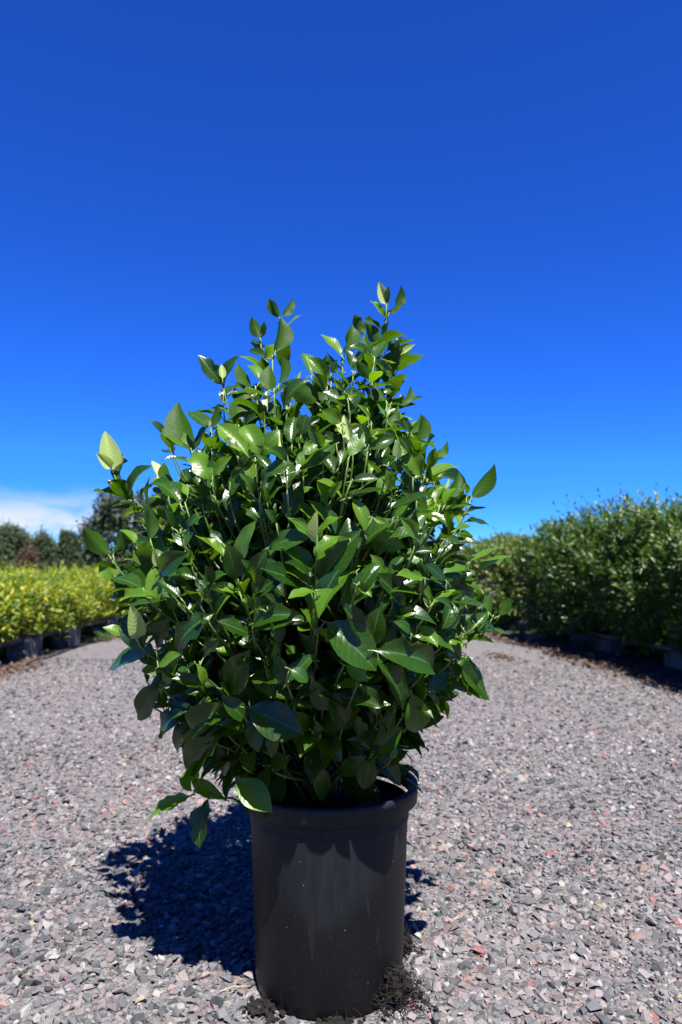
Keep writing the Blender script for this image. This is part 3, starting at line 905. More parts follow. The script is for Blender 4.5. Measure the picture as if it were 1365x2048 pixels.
# --- leaf templates
NV, NU = 13, 7
def leaf_template(seed, fold, bend, wave, twist, kind='mature'):
    r = np.random.default_rng(seed)
    v = np.linspace(0, 1, NV); u = np.linspace(-1, 1, NU)
    s = v
    if kind == 'young':
        w = np.sin(math.pi * np.clip(s, 0, 1) ** 0.75) ** 0.8
    else:
        w = np.sin(math.pi * np.clip((s - 0.02) / 0.98, 0, 1) ** 1.12) ** 0.82
        w *= 1 - 0.28 * np.clip((s - 0.78) / 0.22, 0, 1)
    w[0] = 0.035; w[1] = max(w[1] * 0.55, 0.06); w[-1] = 0.012
    hw = 0.222 * w
    V = np.zeros((NV, NU, 3))
    asym = 1 + 0.07 * r.normal()
    for i in range(NV):
        for j in range(NU):
            uu = u[j]
            x = uu * hw[i] * (asym if uu > 0 else 1)
            z = abs(uu) ** 1.25 * hw[i] * fold + wave * math.sin(2 * math.pi * (2.3 * v[i]) + seed + (2.0 if uu > 0 else 0)) * uu * uu * (w[i] > 0.1)
            y = v[i] - 0.05 * abs(uu) ** 1.5 * w[i]
            tw = twist * (v[i] - 0.3)
            x, z = x * math.cos(tw) - z * math.sin(tw), x * math.sin(tw) + z * math.cos(tw)
            V[i, j] = (x, y, z)
    if kind == 'chewed':
        for q in range(2):
            i0 = int(r.integers(3, NV - 3)); sd = -1 if r.random() < 0.5 else 0
            dpt = r.uniform(0.45, 0.75)
            V[i0, sd, 0] *= dpt; V[i0, 1 if sd == 0 else -2, 0] *= 0.5 + 0.5 * dpt
            V[i0 + 1, sd, 0] *= 0.5 + 0.5 * dpt
    # bend the midrib downwards along an arc
    th = bend * v
    cyl_y = np.where(abs(bend) > 1e-3, np.sin(th) / (bend if abs(bend) > 1e-3 else 1), v)
    cyl_z = -np.where(abs(bend) > 1e-3, (1 - np.cos(th)) / (bend if abs(bend) > 1e-3 else 1), 0)
    for i in range(NV):
        dy = V[i, :, 1] - v[i]; z = V[i, :, 2].copy()
        V[i, :, 1] = cyl_y[i] + dy * math.cos(th[i]) + z * math.sin(th[i])
        V[i, :, 2] = cyl_z[i] - dy * math.sin(th[i]) + z * math.cos(th[i])
    # the chord from base to tip is the +Y axis, of length 1
    tip = V[-1, NU // 2]
    ln = math.hypot(tip[1], tip[2]); ca, sa = tip[1] / ln, tip[2] / ln
    Y = V[..., 1] * ca + V[..., 2] * sa; Z = -V[..., 1] * sa + V[..., 2] * ca
    V[..., 1], V[..., 2] = Y / ln, Z / ln; V[..., 0] /= ln
    i = np.arange(NV - 1)[:, None] * NU + np.arange(NU - 1)[None]
    Fq = np.stack([i, i + 1, i + NU + 1, i + NU], -1).reshape(-1, 4)
    UV = np.stack(np.broadcast_arrays((u[None] + 1) / 2, v[:, None]), -1).reshape(-1, 2)
    return V.reshape(-1, 3), Fq, UV
TM = []
for k in range(14):
    r = np.random.default_rng(500 + k)
    TM.append(leaf_template(k, r.uniform(0.12, 0.55), r.uniform(0.1, 1.0), r.uniform(0.006, 0.022), r.uniform(-0.5, 0.5)))
for k in range(6):
    r = np.random.default_rng(560 + k)
    TM.append(leaf_template(20 + k, r.uniform(0.1, 0.75), r.uniform(0.2, 1.7), r.uniform(0.015, 0.04), r.uniform(-0.9, 0.9), 'chewed'))
for k in range(3):
    TM.append(leaf_template(50 + k, 0.8, -0.25 + 0.2 * k, 0.004, 0.15, 'young'))
N_MATURE = 20
LEAF_MATS = ['leaf_dark', 'leaf_fresh', 'leaf_pale']

leaves = []       # (base, axis, normal, length, width factor, template, material index)
def add_leaf(base, axis, normal, length, wf=1.0, mi=0, tmpl=None):
    axis = unit(axis); normal = np.asarray(normal, float)
    normal = normal - axis * np.dot(normal, axis)
    if np.linalg.norm(normal) < 1e-4:
        normal = np.cross(axis, [0.3, 0.5, 0.8])
    normal = unit(normal)
    if tmpl is None:
        tmpl = int(RNG.integers(0, N_MATURE)) if mi < 2 else N_MATURE + int(RNG.integers(0, 3))
    leaves.append((np.asarray(base, float), axis, normal, float(length), float(wf), tmpl, mi))

# --- crown envelope, from the outline in the photograph
CY = 1.775
ZT = 1 + 1.04 * (np.array([0.42, 0.52, 0.61, 0.73, 0.85, 0.98, 1.10, 1.22, 1.34, 1.46, 1.58, 1.70]) - 1)
RT = 1.04 * np.array([0.17, 0.25, 0.325, 0.385, 0.435, 0.44, 0.42, 0.36, 0.29, 0.19, 0.09, 0.03])
XT = np.array([-0.03, -0.05, -0.08, -0.09, -0.085, -0.09, -0.10, -0.09, -0.08, -0.06, -0.03, 0.0])
def env(z): return np.interp(z, ZT, RT), np.interp(z, ZT, XT)
def front_depth(px, py, k):
    d = CY
    for _ in range(4):
        p = at(px, py, d)
        rad, xc = env(p[2])
        q = np.clip(abs(p[0] - xc) / max(rad, 0.02), 0, 1)
        d = CY - k * rad * math.sqrt(1 - q * q) * float(np.interp(p[2], [0.45, 0.6, 0.8], [0.62, 0.72, 1.0]))
    return d

branches = []     # polylines (points, radii, ages)
def bezier(a, b, c, d, n=9):
    t = np.linspace(0, 1, n)[:, None]
    return (1 - t) ** 3 * a + 3 * (1 - t) ** 2 * t * b + 3 * (1 - t) * t * t * c + t ** 3 * d

def root_point():
    a, q = RNG.uniform(0, 6.28), 0.085 * math.sqrt(RNG.random())
    return np.array([POT[0] + q * math.cos(a), POT[1] + q * math.sin(a), 0.42])

# --- leaves read off the photograph: tile origin and scale, then base x, y, tip x, y, width ratio, kind (d dark, b bright, p pale, s shiny, u underside)
TILES = {'A': (180, 540, 2.844), 'B': (580, 540, 2.844), 'E': (180, 1000, 2.844), 'F': (580, 1000, 2.844), 'G': (200, 1400, 2.007)}
HERO = {
'A': """130 1140 90 940 .45 p;125 1130 45 1045 .4 p;165 1140 190 1050 .4 p;235 1310 110 1205 .35 d;235 1310 25 1265 .2 d;245 1310 345 1135 .2 d;
450 910 455 805 .36 p;580 1030 512 775 .48 u;570 1025 430 915 .4 b;590 1030 668 880 .2 d;430 940 345 860 .3 d;760 660 620 490 .4 d;762 660 850 495 .22 d;755 620 750 540 .45 p;
815 860 890 670 .5 u;970 390 922 270 .45 u;972 390 992 295 .3 d;1000 510 908 460 .35 d;1080 275 1020 168 .4 u;1085 275 1157 163 .3 u;1055 470 1082 275 .44 u;1060 470 1112 433 .3 d;
1075 655 1085 490 .35 u;1020 690 1022 545 .55 u;970 635 900 545 .4 b;910 678 850 535 .4 u;1010 775 1010 690 .4 p;965 745 958 690 .35 p;690 905 732 765 .3 u;685 912 570 815 .4 d;
690 1210 590 1065 .5 b;700 1172 797 1070 .33 b;905 1065 745 895 .4 b;970 1065 885 905 .5 b;975 1065 1066 925 .45 b;1100 785 1242 635 .3 d;1300 760 1118 635 .4 u;405 1208 358 1098 .4 p;
440 1250 425 1110 .4 u;520 1350 370 1225 .36 d;1185 1145 1362 990 .25 b;980 1225 1148 1110 .26 s;1342 1345 1295 1190 .28 b;1200 945 1228 832 .5 s;1150 1000 1160 850 .5 d;1100 1010 1085 925 .35 p;
880 900 950 840 .35 d;840 1060 770 960 .3 d;660 1150 610 1030 .35 d;1050 1160 950 1060 .4 d;800 1200 880 1130 .35 d;930 1280 860 1170 .33 s;560 1290 470 1210 .35 b;640 1330 600 1190 .35 d;880 690 845 640 .35 d;
1230 900 1300 850 .4 d;1140 760 1090 640 .33 d;1300 930 1240 870 .5 d;1010 1330 980 1230 .35 b;1110 1110 1020 1025 .3 d""",
'B': """550 200 508 72 .45 p;556 195 562 98 .3 d;562 252 628 92 .22 u;545 270 457 178 .3 b;556 262 594 222 .3 d;490 432 428 303 .44 u;428 368 373 253 .42 u;470 490 347 437 .3 d;465 485 430 365 .4 u;
522 375 560 298 .35 d;482 512 548 408 .4 d;590 622 637 450 .45 u;585 612 472 510 .35 d;600 475 560 385 .42 u;612 462 638 378 .36 d;642 474 712 424 .3 p;552 748 488 645 .4 u;575 757 684 664 .22 u;
300 492 350 313 .34 u;296 490 180 370 .24 b;122 602 74 478 .42 b;215 640 108 503 .38 b;238 602 208 474 .3 d;236 592 270 510 .3 d;372 578 432 438 .25 d;466 622 384 524 .45 u;352 572 315 455 .34 d;
345 770 190 695 .45 s;300 865 184 800 .55 b;442 790 368 675 .45 u;530 897 612 770 .48 u;462 862 384 770 .2 b;670 930 742 818 .34 u;730 982 752 840 .44 u;660 922 590 868 .35 d;
755 1188 637 1008 .38 b;765 1175 822 968 .3 d;785 1188 950 1125 .22 b;605 1072 612 972 .42 p;1030 1302 1152 1122 .36 u;900 1292 953 1163 .4 u;1005 1282 858 1190 .18 d;335 1068 412 930 .45 b;
430 1012 562 905 .4 b;442 1016 578 962 .42 d;312 1018 188 930 .32 s;262 986 52 1152 .25 s;215 1332 153 1188 .3 b;232 1315 292 1210 .3 b;350 1200 498 1195 .3 s;580 1262 550 1148 .42 b;720 1312 640 1262 .4 s;
340 962 312 838 .45 p;300 940 265 850 .4 p;205 680 130 590 .4 d;170 760 40 640 .42 d;310 690 250 620 .4 b;640 1160 560 1080 .4 d;690 1060 620 960 .3 d;820 1210 800 1110 .3 d;700 1180 640 1120 .4 d;
100 960 60 830 .45 s;50 950 10 850 .45 d;880 1340 940 1250 .3 b;830 1330 880 1240 .35 b;600 960 540 930 .35 d;520 1110 600 1070 .35 d;450 1000 400 880 .45 d;180 1010 110 910 .45 d;690 930 640 850 .35 d""",
'E': """115 320 -22 178 .4 u;132 312 190 150 .38 u;305 512 332 270 .48 u;140 472 58 375 .4 b;330 552 193 572 .25 b;300 502 148 448 .35 d;272 790 238 608 .42 p;380 850 133 952 .28 d;215 778 88 730 .3 b;
385 848 440 680 .4 d;388 948 505 885 .35 b;400 378 368 285 .42 p;395 412 545 310 .5 d;575 355 565 285 .5 b;835 462 785 268 .42 s;838 392 932 148 .24 b;805 362 618 218 .2 b;930 462 1002 298 .4 s;
930 442 868 350 .35 d;1010 272 1245 203 .33 s;1282 232 1138 113 .3 b;1295 205 1288 82 .3 b;1240 492 998 400 .25 s;1258 522 1142 556 .3 b;850 522 712 490 .3 b;940 735 1212 700 .3 s;930 700 1150 660 .25 s;
700 770 812 672 .45 s;645 900 735 795 .42 s;698 650 523 832 .38 s;1085 990 1230 985 .55 s;885 1178 1180 1318 .44 s;822 1180 608 1312 .28 s;800 1238 640 1362 .3 s;895 1235 885 1362 .35 d;1175 1212 1212 1352 .3 b;
810 1146 742 1048 .2 b;822 1150 842 1030 .24 b;402 1035 285 1230 .38 s;418 1062 497 915 .38 b;540 1205 430 1342 .25 d;605 935 642 1048 .35 b;240 245 345 240 .4 s;345 230 330 70 .35 u;260 260 180 180 .25 b;
520 560 400 470 .35 d;640 560 660 500 .45 s;620 580 530 500 .3 d;900 610 880 540 .4 b;960 620 930 550 .4 s;560 960 600 930 .35 s;790 1110 900 880 .45 d;420 1190 350 1060 .35 d;350 1150 410 1080 .35 d;
450 1180 440 1290 .35 d;330 1040 300 960 .35 d;440 480 520 420 .3 d;480 640 440 560 .35 s;1010 960 1040 1020 .35 d;1060 590 1000 540 .35 d;700 480 660 380 .35 s;760 250 690 180 .35 s;1060 130 1000 60 .4 d;
560 170 640 100 .35 d;470 160 430 60 .3 d;640 700 600 640 .3 d;600 1210 520 1170 .35 s;710 1130 600 1210 .3 b""",
'F': """200 690 460 942 .44 s;140 742 65 628 .3 b;150 722 155 618 .3 b;168 735 258 800 .5 b;150 252 18 128 .28 b;152 250 156 82 .24 p;165 240 290 110 .2 b;170 482 378 205 .36 s;148 512 8 556 .25 b;138 500 -5 418 .25 b;
378 402 188 642 .24 b;385 482 458 545 .4 b;392 472 482 368 .25 d;460 852 300 603 .34 s;462 838 510 630 .5 s;470 852 778 948 .38 s;490 920 622 1185 .32 d;690 1088 715 1298 .5 b;912 980 795 1085 .42 s;985 805 842 756 .25 b;
738 715 832 825 .38 b;722 222 638 112 .4 b;726 212 720 80 .4 d;430 205 637 262 .42 b;768 442 622 430 .42 b;892 462 778 366 .4 s;652 616 500 440 .32 d;930 882 1118 1115 .3 d;922 900 1020 1092 .32 d;975 1020 878 1085 .35 d;
1188 662 1252 568 .42 u;1130 642 1146 543 .4 u;1090 608 1092 528 .45 u;1070 412 1242 328 .18 b;1022 352 1192 268 .16 b;1066 416 893 420 .25 b;1050 582 918 480 .38 d;938 650 838 572 .42 s;960 690 860 640 .4 s;
385 1048 488 1212 .42 s;210 1085 318 1278 .5 s;0 960 92 1030 .5 s;-10 1200 78 1362 .4 b;312 935 432 1022 .4 b;1000 600 960 520 .4 d;800 580 745 470 .3 b;810 590 930 520 .25 b;780 600 760 560 .4 p;620 640 710 640 .55 b;
860 780 960 900 .35 d;760 960 740 1130 .35 d;830 1150 810 1250 .35 d;780 1100 840 1200 .35 s;690 760 600 700 .4 d;560 820 600 860 .4 d;560 430 640 330 .4 d;600 350 680 320 .35 b;900 830 990 830 .25 b;1000 900 960 1020 .3 d;
880 220 960 240 .3 s;800 160 870 90 .3 b;940 170 1020 150 .3 b;1000 120 1120 140 .2 d;700 300 800 290 .3 d;580 560 520 640 .3 d;1020 760 1120 720 .3 s;1050 700 1090 780 .35 d;1100 690 1160 740 .3 d;340 220 250 240 .3 d;
590 100 660 40 .35 b;470 100 540 130 .4 b;600 1180 570 1320 .4 d;130 1010 220 1180 .45 d""",
'G': """545 312 676 436 .46 b -.215;365 382 213 467 .28 b -.1;445 385 408 572 .26 d -.12;388 340 370 295 .3 b -.1;540 30 388 126 .28 s;522 78 398 300 .3 s;512 132 384 342 .22 b;600 62 632 195 .4 d;580 80 640 190 .4 d;1092 215 1205 122 .42 d;
1090 222 1060 346 .46 d;1098 216 1196 332 .32 s;1085 206 1000 165 .35 s;380 86 318 196 .38 d;376 70 258 147 .26 d;1165 240 1190 190 .35 b;560 330 650 400 .4 d;850 250 890 390 .4 d;780 40 812 190 .25 b;700 100 690 220 .35 d;
960 110 930 210 .35 d;1000 60 1050 150 .4 d;860 70 830 170 .35 d;540 180 500 290 .4 d;460 160 440 260 .35 d;1130 60 1150 150 .4 d"""}
to_cam = lambda p: unit(CAM - p)
half_v = None
hero_bases = []
for tile, txt in HERO.items():
    ox, oy, sc = TILES[tile]
    for item in txt.replace('\n', '').split(';'):
        a = item.split()
        if len(a) < 6: continue
        x0, y0, x1, y1, ratio = map(float, a[:5]); kd = a[5]
        p0, p1 = (ox + x0 / sc, oy + y0 / sc), (ox + x1 / sc, oy + y1 / sc)
        jit = RNG.normal(0, 0.03)
        lpx = math.hypot(p1[0] - p0[0], p1[1] - p0[1])
        d0 = front_depth(*p0, 0.86) + jit
        d1 = front_depth(*p1, 0.92) + jit
        lim = 0.7 * lpx / F_PX * d0
        d1 = d0 + np.clip(d1 - d0 + RNG.normal(-0.01, 0.02), -lim, lim)
        if len(a) > 6:
            d0 = CY + float(a[6]); d1 = d0 - 0.03
        B, T = at(*p0, d0), at(*p1, d1)
        ax = T - B; L = np.linalg.norm(ax); ax = ax / L
        cv = to_cam((B + T) / 2)
        app = lpx / F_PX * d0
        true_w = max(0.40 * L, 1.02 * ratio * app)
        if kd == 's':
            nrm = unit(cv + sun_dir) + RNG.normal(0, 0.10, 3)
            wf = np.clip(ratio * app / (0.444 * L) * 1.1, 0.8, 1.25)
        else:
            nc = unit(cv - ax * np.dot(cv, ax)); ns = np.cross(ax, nc)
            facing = np.clip(ratio * app / true_w, 0.25, 1.0)
            ns = ns if ns[2] + 0.3 * RNG.normal() > 0 else -ns
            nrm = nc * facing + ns * math.sqrt(max(0, 1 - facing ** 2))
            if kd == 'u': nrm = -nrm
            wf = np.clip(true_w / (0.444 * L), 0.75, 1.3)
        mi = {'b': 1, 'p': 2}.get(kd, 0)
        add_leaf(B, ax, nrm, L * (1.12 if B[2] < 1.3 else 1.04), wf * 1.14, mi)
        hero_bases.append((B, ax))

# twigs that carry those leaves: one per cluster of leaf bases
HB = np.array([b for b, _ in hero_bases]); HA = np.array([a for _, a in hero_bases])
used = np.zeros(len(HB), bool); twigs = []
order = np.argsort(-HB[:, 2])
for i in order:
    if used[i]: continue
    near = np.where((np.linalg.norm(HB - HB[i], axis=1) < 0.04) & ~used)[0]
    used[near] = True
    c = HB[near].mean(0)
    for j in near:
        if np.linalg.norm(HB[j] - c) > 0.004:
            branches.append((np.array([c - [0, 0, 0.012], (c + HB[j]) / 2 - [0, 0, 0.004], HB[j]]), np.array([0.002, 0.0018, 0.0012]), np.array([0.8, 0.9, 1.0]), True))
    up = unit(HA[near].mean(0) * 0.4 + np.array([0, 0, 0.8]) + 0.25 * unit(c - np.array([-0.08, CY, 0.5])))
    top = c[2]
    rad, xc = env(top - 0.1)
    drop = float(np.interp(top, [0.6, 0.9, 1.2, 1.5], [0.07, 0.11, 0.2, 0.34])) * RNG.uniform(0.8, 1.2)
    inw = float(np.interp(top, [0.6, 1.2, 1.5], [0.78, 0.7, 0.6]))
    inner = np.array([xc + (c[0] - xc) * inw, CY + (c[1] - CY) * inw + 0.02, max(top - drop, 0.44)])
    P = bezier(inner, inner + (c - inner) * 0.3 + [0, 0, 0.02], c - up * drop * 0.4, c, 9)
    lenm = np.linalg.norm(c - inner)
    branches.append((P, np.linspace(0.0030, 0.0017, 9), np.clip(np.linspace(1 - lenm * 2.2, 0.97, 9), 0.2, 1), False))
    twigs.append(P)

for P in twigs:
    seg = np.linalg.norm(np.diff(P, axis=0), axis=1); arc = np.concatenate([[0], np.cumsum(seg)]); tot = arc[-1]
    s_ = RNG.uniform(0.035, 0.055); rot = RNG.uniform(0, 6.28)
    while s_ < tot - 0.01:
        pos = np.array([np.interp(tot - s_, arc, P[:, c]) for c in range(3)])
        d0 = np.array([np.interp(tot - s_ - 0.02, arc, P[:, c]) for c in range(3)])
        ax = unit(pos - d0 + 1e-6)
        e1 = unit(np.cross(ax, [0.2, 0.3, 0.93])); e2 = np.cross(ax, e1)
        rot += 1.2
        for w in range(2):
            if RNG.random() < (0.62 if pos[2] > 1.28 else 0.5): continue
            a = rot + w * math.pi + RNG.normal(0, 0.3)
            side = e1 * math.cos(a) + e2 * math.sin(a)
            if pos[1] < CY and side[1] < -0.2 and pos[2] < 1.25: continue      # keeps the leaves read off the photograph in view
            op = RNG.uniform(0.7, 1.2)
            add_leaf(pos, ax * math.cos(op) + side * math.sin(op) + np.array([0, 0, -0.1]), ax * math.sin(op) - side * math.cos(op) + np.array([0, 0, 0.4]),
                     RNG.uniform(0.065, 0.10), RNG.uniform(0.85, 1.1), int(RNG.random() < 0.2))
        s_ += RNG.uniform(0.035, 0.06)

# --- shoots that fill the body of the shrub
def fill_shoot(tip, out_dir, n_nodes, fresh, ls):
    rp = root_point()
    k = 0.4 * (tip[2] - 0.4)
    up = unit(out_dir * 0.7 + np.array([0, 0, 1.0]) * (0.35 + 0.6 * (tip[2] > 0.8)) + RNG.normal(0, 0.15, 3))
    P = bezier(rp, rp + np.array([(tip[0] - rp[0]) * 0.15, (tip[1] - rp[1]) * 0.15, k]), tip - up * max(0.08, k * 0.6), tip, 12)
    h = np.linspace(0, 1, 12)
    seg = np.linalg.norm(np.diff(P, axis=0), axis=1); arc = np.concatenate([[0], np.cumsum(seg)]); tot = arc[-1]
    ages = np.clip(1 - (tot - arc) / 0.42 * 0.45, 0, 1)
    branches.append((P, np.interp(h, [0, 0.6, 1], [0.0048, 0.0034, 0.0016]), ages, False))
    rot = RNG.uniform(0, 6.28)
    s = 0.0
    for q in range(n_nodes):
        s = s + (0.012 if q == 0 else RNG.uniform(0.035, 0.06))
        if s > tot * 0.75: break
        pos = np.array([np.interp(tot - s, arc, P[:, c]) for c in range(3)])
        d0 = np.array([np.interp(max(tot - s - 0.02, 0), arc, P[:, c]) for c in range(3)])
        ax = unit(pos - d0)
        e1 = unit(np.cross(ax, [0.2, 0.3, 0.93])); e2 = np.cross(ax, e1)
        rot += 1.05
        nl = 2 if q == 0 else 3
        for w in range(nl):
            if q and RNG.random() < 0.1: continue
            a = rot + w * 2 * math.pi / nl + RNG.normal(0, 0.18)
            side = e1 * math.cos(a) + e2 * math.sin(a)
            open_ = [0.45, 0.75, 0.95, 1.1, 1.2, 1.3, 1.35][min(q, 6)] + RNG.normal(0, 0.14)
            la = ax * math.cos(open_) + side * math.sin(open_)
            la = unit(la + np.array([0, 0, -0.10 - 0.06 * q]))
            nrm = ax * math.sin(open_) - side * math.cos(open_) + np.array([0, 0, 0.5]) + RNG.normal(0, 0.15, 3)
            L = ls * [0.55, 0.8, 0.95, 1.0, 1.05, 1.05, 1.0][min(q, 6)] * RNG.uniform(0.82, 1.15)
            mi = 1 if (fresh and q < 2) else 0
            add_leaf(pos + side * 0.004, la, nrm, L, RNG.uniform(0.85, 1.1), mi)
    if fresh and RNG.random() < 0.6:
        add_leaf(tip, up + RNG.normal(0, 0.1, 3), RNG.normal(size=3), ls * 0.42, 0.75, 2)

for k in range(150):
    z = float(np.interp(RNG.random(), [0, 0.1, 0.3, 0.6, 0.85, 0.96, 1], [0.56, 0.66, 0.82, 1.02, 1.24, 1.38, 1.46]))
    rad, xc = env(z)
    a = RNG.uniform(0, 2 * math.pi)
    q = math.sqrt(RNG.uniform(0.30, 1.0)) * 0.88
    front = -math.sin(a)                      # towards the camera
    q *= (0.52 if z < 1.0 else 0.64) if front > 0.2 else ((1.6 if z > 0.9 else 1.2) if front < -0.3 else 0.97)  # unseen back pushed outwards to lengthen the shadow on the ground
    tip = np.array([xc + rad * q * math.cos(a), CY + rad * q * math.sin(a), z])
    od = np.array([math.cos(a), math.sin(a), 0.1])
    fill_shoot(tip, od, int(RNG.integers(3, 6)), RNG.random() < (0.5 if z > 1.0 else 0.15), RNG.uniform(0.095, 0.13) * (1.12 if z < 0.95 else 0.98))
# more at both flanks, so the outline is as full as in the photograph
for k in range(34):
    z = RNG.uniform(0.62, 1.2)
    rad, xc = env(z)
    a = RNG.normal(0, 0.5) + (0 if k % 2 else math.pi)
    q = RNG.uniform(0.66, 0.90)
    tip = np.array([xc + rad * q * math.cos(a), CY + rad * q * math.sin(a), z])
    fill_shoot(tip, np.array([math.cos(a), math.sin(a), 0.1]), 6, RNG.random() < 0.35, RNG.uniform(0.085, 0.115))
for k in range(24):
    z = RNG.uniform(1.22, 1.46)
    rad, xc = env(z)
    a = RNG.uniform(0, 2 * math.pi)
    q = math.sqrt(RNG.uniform(0.0, 1.0)) * 0.85
    tip = np.array([xc + rad * q * math.cos(a), CY + rad * q * math.sin(a), z])
    fill_shoot(tip, np.array([math.cos(a) * 0.5, math.sin(a) * 0.5, 0.6]), 6, RNG.random() < 0.6, RNG.uniform(0.075, 0.095))
# unseen shoots on the far side, added to lengthen the shadow on the gravel
for k in range(34):
    z = RNG.uniform(0.95, 1.34)
    rad, xc = env(z)
    a = RNG.uniform(0.12 * math.pi, 0.95 * math.pi)
    q = RNG.uniform(1.1, 1.75)
    tip = np.array([xc + rad * min(q, 1.0) * math.cos(a), CY + rad * q * math.sin(a), z])
    fill_shoot(tip, np.array([math.cos(a), math.sin(a), 0.2]), 5, False, RNG.uniform(0.09, 0.12))
# a shelf of leaves leaning out at the front, which shades the foot of the shrub
for k in range(8):
    z = RNG.uniform(0.78, 1.0)
    rad, xc = env(z)
    a = -math.pi / 2 + RNG.normal(0, 0.6)
    q = RNG.uniform(0.56, 0.76)
    tip = np.array([xc + rad * q * math.cos(a), CY + rad * q * math.sin(a), z])
    fill_shoot(tip, np.array([math.cos(a), math.sin(a), 0.0]), 3, False, RNG.uniform(0.10, 0.13))
# hanging and spreading shoots round the base
for k in range(60):
    a = RNG.uniform(0, 2 * math.pi)
    if k > 24: a = RNG.uniform(math.pi * 0.3, math.pi * 1.2)      # mostly behind and to the left
    z = RNG.uniform(0.50, 0.74)
    rad, xc = env(z)
    tip = np.array([xc + rad * 0.8 * math.cos(a), CY + rad * 0.8 * math.sin(a), z])
    fill_shoot(tip, np.array([math.cos(a), math.sin(a), -0.5]), 5, False, RNG.uniform(0.095, 0.125))

# the foot of the shrub stays open above the pot, as in the photograph
kept = []
for i, lf in enumerate(leaves):
    b = lf[0] + lf[1] * lf[3] * 0.5
    if i >= len(hero_bases):
        if b[2] < 0.62 and b[1] < CY - 0.02 and abs(b[0] - POT[0]) < 0.24 and RNG.random() < 0.7: continue
    kept.append(lf)
leaves = kept

# --- which leaves show: a coarse depth buffer over the picture
def visible_counts():
    cell = 3.0
    gw, gh = int(W_PX / cell) + 1, int(H_PX / cell) + 1
    zb = np.full(gw * gh, 1e9); ow = np.full(gw * gh, -1)
    for i, (b, ax, nr, L, wf, t, mi) in enumerate(leaves):
        V = TM[t][0]
        G = V.reshape(NV, NU, 3)
        G = np.concatenate([G, (G[1:] + G[:-1]).repeat(1, 0) / 2], 0)
        G = np.concatenate([G, (G[:, 1:] + G[:, :-1]) / 2], 1).reshape(-1, 3)
        sd = np.cross(ax, nr)
        Pw = b + (sd[None] * G[:, :1] * wf + ax[None] * G[:, 1:2] + nr[None] * G[:, 2:]) * L
        x, y, f = project(Pw)
        ok = (x >= 0) & (x < W_PX) & (y >= 0) & (y < H_PX)
        idx = (y[ok] / cell).astype(int) * gw + (x[ok] / cell).astype(int)
        for q, ff in zip(idx, f[ok]):
            if ff < zb[q]: zb[q] = ff; ow[q] = i
    return np.bincount(ow[ow >= 0], minlength=len(leaves))
cnt = visible_counts()
chosen = set(np.argsort(-cnt)[:300].tolist())
me_cache = {}
VV, FF, UU, MI, off = [], [], [], [], 0
for i, (b, ax, nr, L, wf, t, mi) in enumerate(leaves):
    V, Fq, UV = TM[t]
    sd = np.cross(ax, nr)
    if i in chosen:
        if (t, mi) not in me_cache:
            me_cache[(t, mi)] = mesh_from('leaf', V, Fq, MAT[LEAF_MATS[mi]], uv=UV, smooth=True)
        o = link('young_leaf' if mi == 2 else 'leaf', me_cache[(t, mi)], shrub)
        if mi == 2: o['label'] = 'pale yellow-green young leaf at a shoot tip'
        elif mi == 1: o['label'] = 'fresh bright green leaf'
        mt = Matrix.Identity(4)
        for c, vec in enumerate((sd * wf * L, ax * L, nr * L)):
            for q in range(3): mt[q][c] = vec[q]
        for q in range(3): mt[q][3] = b[q] - POT[q]
        o.matrix_basis = mt
    else:
        VV.append(b - POT + (sd[None] * V[:, :1] * wf + ax[None] * V[:, 1:2] + nr[None] * V[:, 2:]) * L)
        FF.append(Fq + off); UU.append(UV); MI.append(np.full(len(Fq), mi)); off += len(V)
fo = link('foliage', mesh_from('foliage', np.concatenate(VV), np.concatenate(FF), None, uv=np.concatenate(UU), smooth=True,
          mat_idx=np.concatenate(MI), mats=[MAT[k] for k in LEAF_MATS]), shrub)
fo['kind'] = 'stuff'
pet = MB()
for P, rad, ages, small in branches:
    if small:
        pet.tube(P - POT, rad, 5, ages)
    else:
        mb = MB(); mb.tube(P - POT, rad, 6, ages)
        mb.build('branch', MAT['stem'], shrub, True)
for i, (b, ax, nr, L, wf, t, mi) in enumerate(leaves):
    pet.tube([b - POT - ax * 0.012 - np.array([0, 0, 0.004]), b - POT + ax * L * 0.06], [0.0016, 0.0013], 4, [0.85, 1.0])
pt = pet.build('leaf_stalks', MAT['stem'], shrub, True); pt['kind'] = 'stuff'

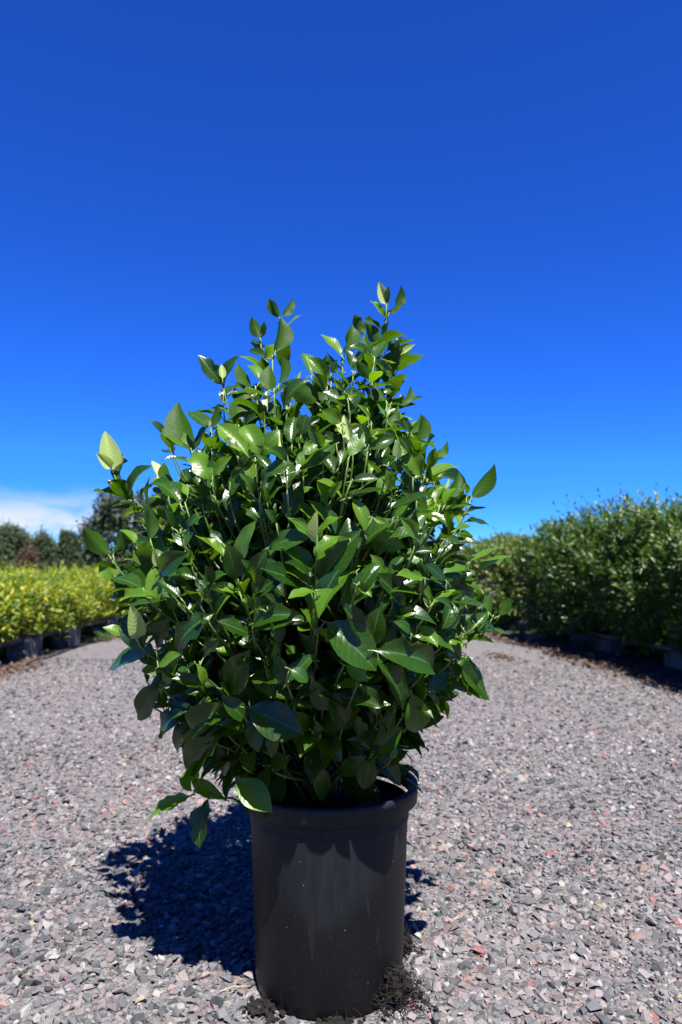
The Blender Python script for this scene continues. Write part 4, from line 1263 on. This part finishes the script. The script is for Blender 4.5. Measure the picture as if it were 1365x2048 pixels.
# ------------------------------------------------------------------ soil and roots spilled at the foot of the pot
def soil_clump(name, c, r, h, fibres, seed, label):
    rg = np.random.default_rng(seed)
    t = empty(name, (c[0], c[1], 0.0)); tag(t, label, 'soil clump', 'spilled soil round the pot')
    mb = MB()
    for k in range(int(130 * r / 0.06)):
        V, Fq = ROCKS[k % 24]
        q = rg.normal(0, 0.45, 2) * r
        hh = h * max(0, 1 - (np.hypot(*q) / (1.3 * r)) ** 2)
        if np.hypot(c[0] + q[0] - POT[0], c[1] + q[1] - POT[1]) < 0.181: continue
        mb.add(V * rg.uniform(0.008, 0.024) + np.array([q[0], q[1], rg.uniform(0.2, 1) * hh + 0.008]), Fq)
    s = mb.build('soil', MAT['soil'], t); s['kind'] = 'stuff'
    fb = MB()
    for k in range(fibres):
        q = rg.normal(0, 0.5, 2) * r
        if np.hypot(c[0] + q[0] - POT[0], c[1] + q[1] - POT[1]) < 0.183: continue
        hh = h * max(0, 1 - (np.hypot(*q) / (1.3 * r)) ** 2)
        p = np.array([q[0], q[1], hh * rg.uniform(0.3, 1) + 0.01]); d = unit(rg.normal(size=3) * [1, 1, 0.6])
        pts = [p]
        for m_ in range(3):
            d = unit(d + rg.normal(0, 0.5, 3)); pts.append(pts[-1] + d * 0.012)
        pts = [np.array([a[0], a[1], max(a[2], 0.004)]) for a in pts]
        fb.tube(pts, [0.0009, 0.0008, 0.0007, 0.0004], 3)
    f = fb.build('root_fibres', MAT['root'], t); f['kind'] = 'stuff'
soil_clump('soil_clump', (POT[0] + 0.155, POT[1] - 0.115), 0.062, 0.075, 420, 1, 'dark fibrous clump of spilled soil at the right foot of the pot')
soil_clump('soil_clump', (POT[0] + 0.185, POT[1] + 0.09), 0.035, 0.05, 120, 2, 'small brown root clump behind the right side of the pot')
soil_clump('soil_clump', (POT[0] - 0.14, POT[1] - 0.135), 0.045, 0.010, 14, 3, 'thin crust of dark soil at the left foot of the pot')
soil_clump('soil_clump', (POT[0] + 0.02, POT[1] - 0.2), 0.05, 0.010, 20, 4, 'thin crust of dark soil along the front foot of the pot')
# dry straws in the shadow beside the pot
for k, (x, y, a, lb) in enumerate([(-0.245, 1.80, 0.7, 'short dry straw lying in the shadow left of the pot'), (-0.28, 1.70, 0.3, 'long bent dry straw in the shadow nearest the pot foot')]):
    t = MB(); ca, sa = math.cos(a), math.sin(a)
    t.tube([(x, y, 0.016), (x + 0.03 * ca, y + 0.03 * sa, 0.022), (x + 0.07 * ca, y + 0.055 * sa, 0.018)], [0.0012, 0.0012, 0.0006], 4)
    tag(t.build('dry_straw', MAT['straw']), lb, 'straw', 'dry straws on the gravel')
print('leaves', len(leaves), 'branches', len(branches), 'golden', ng)
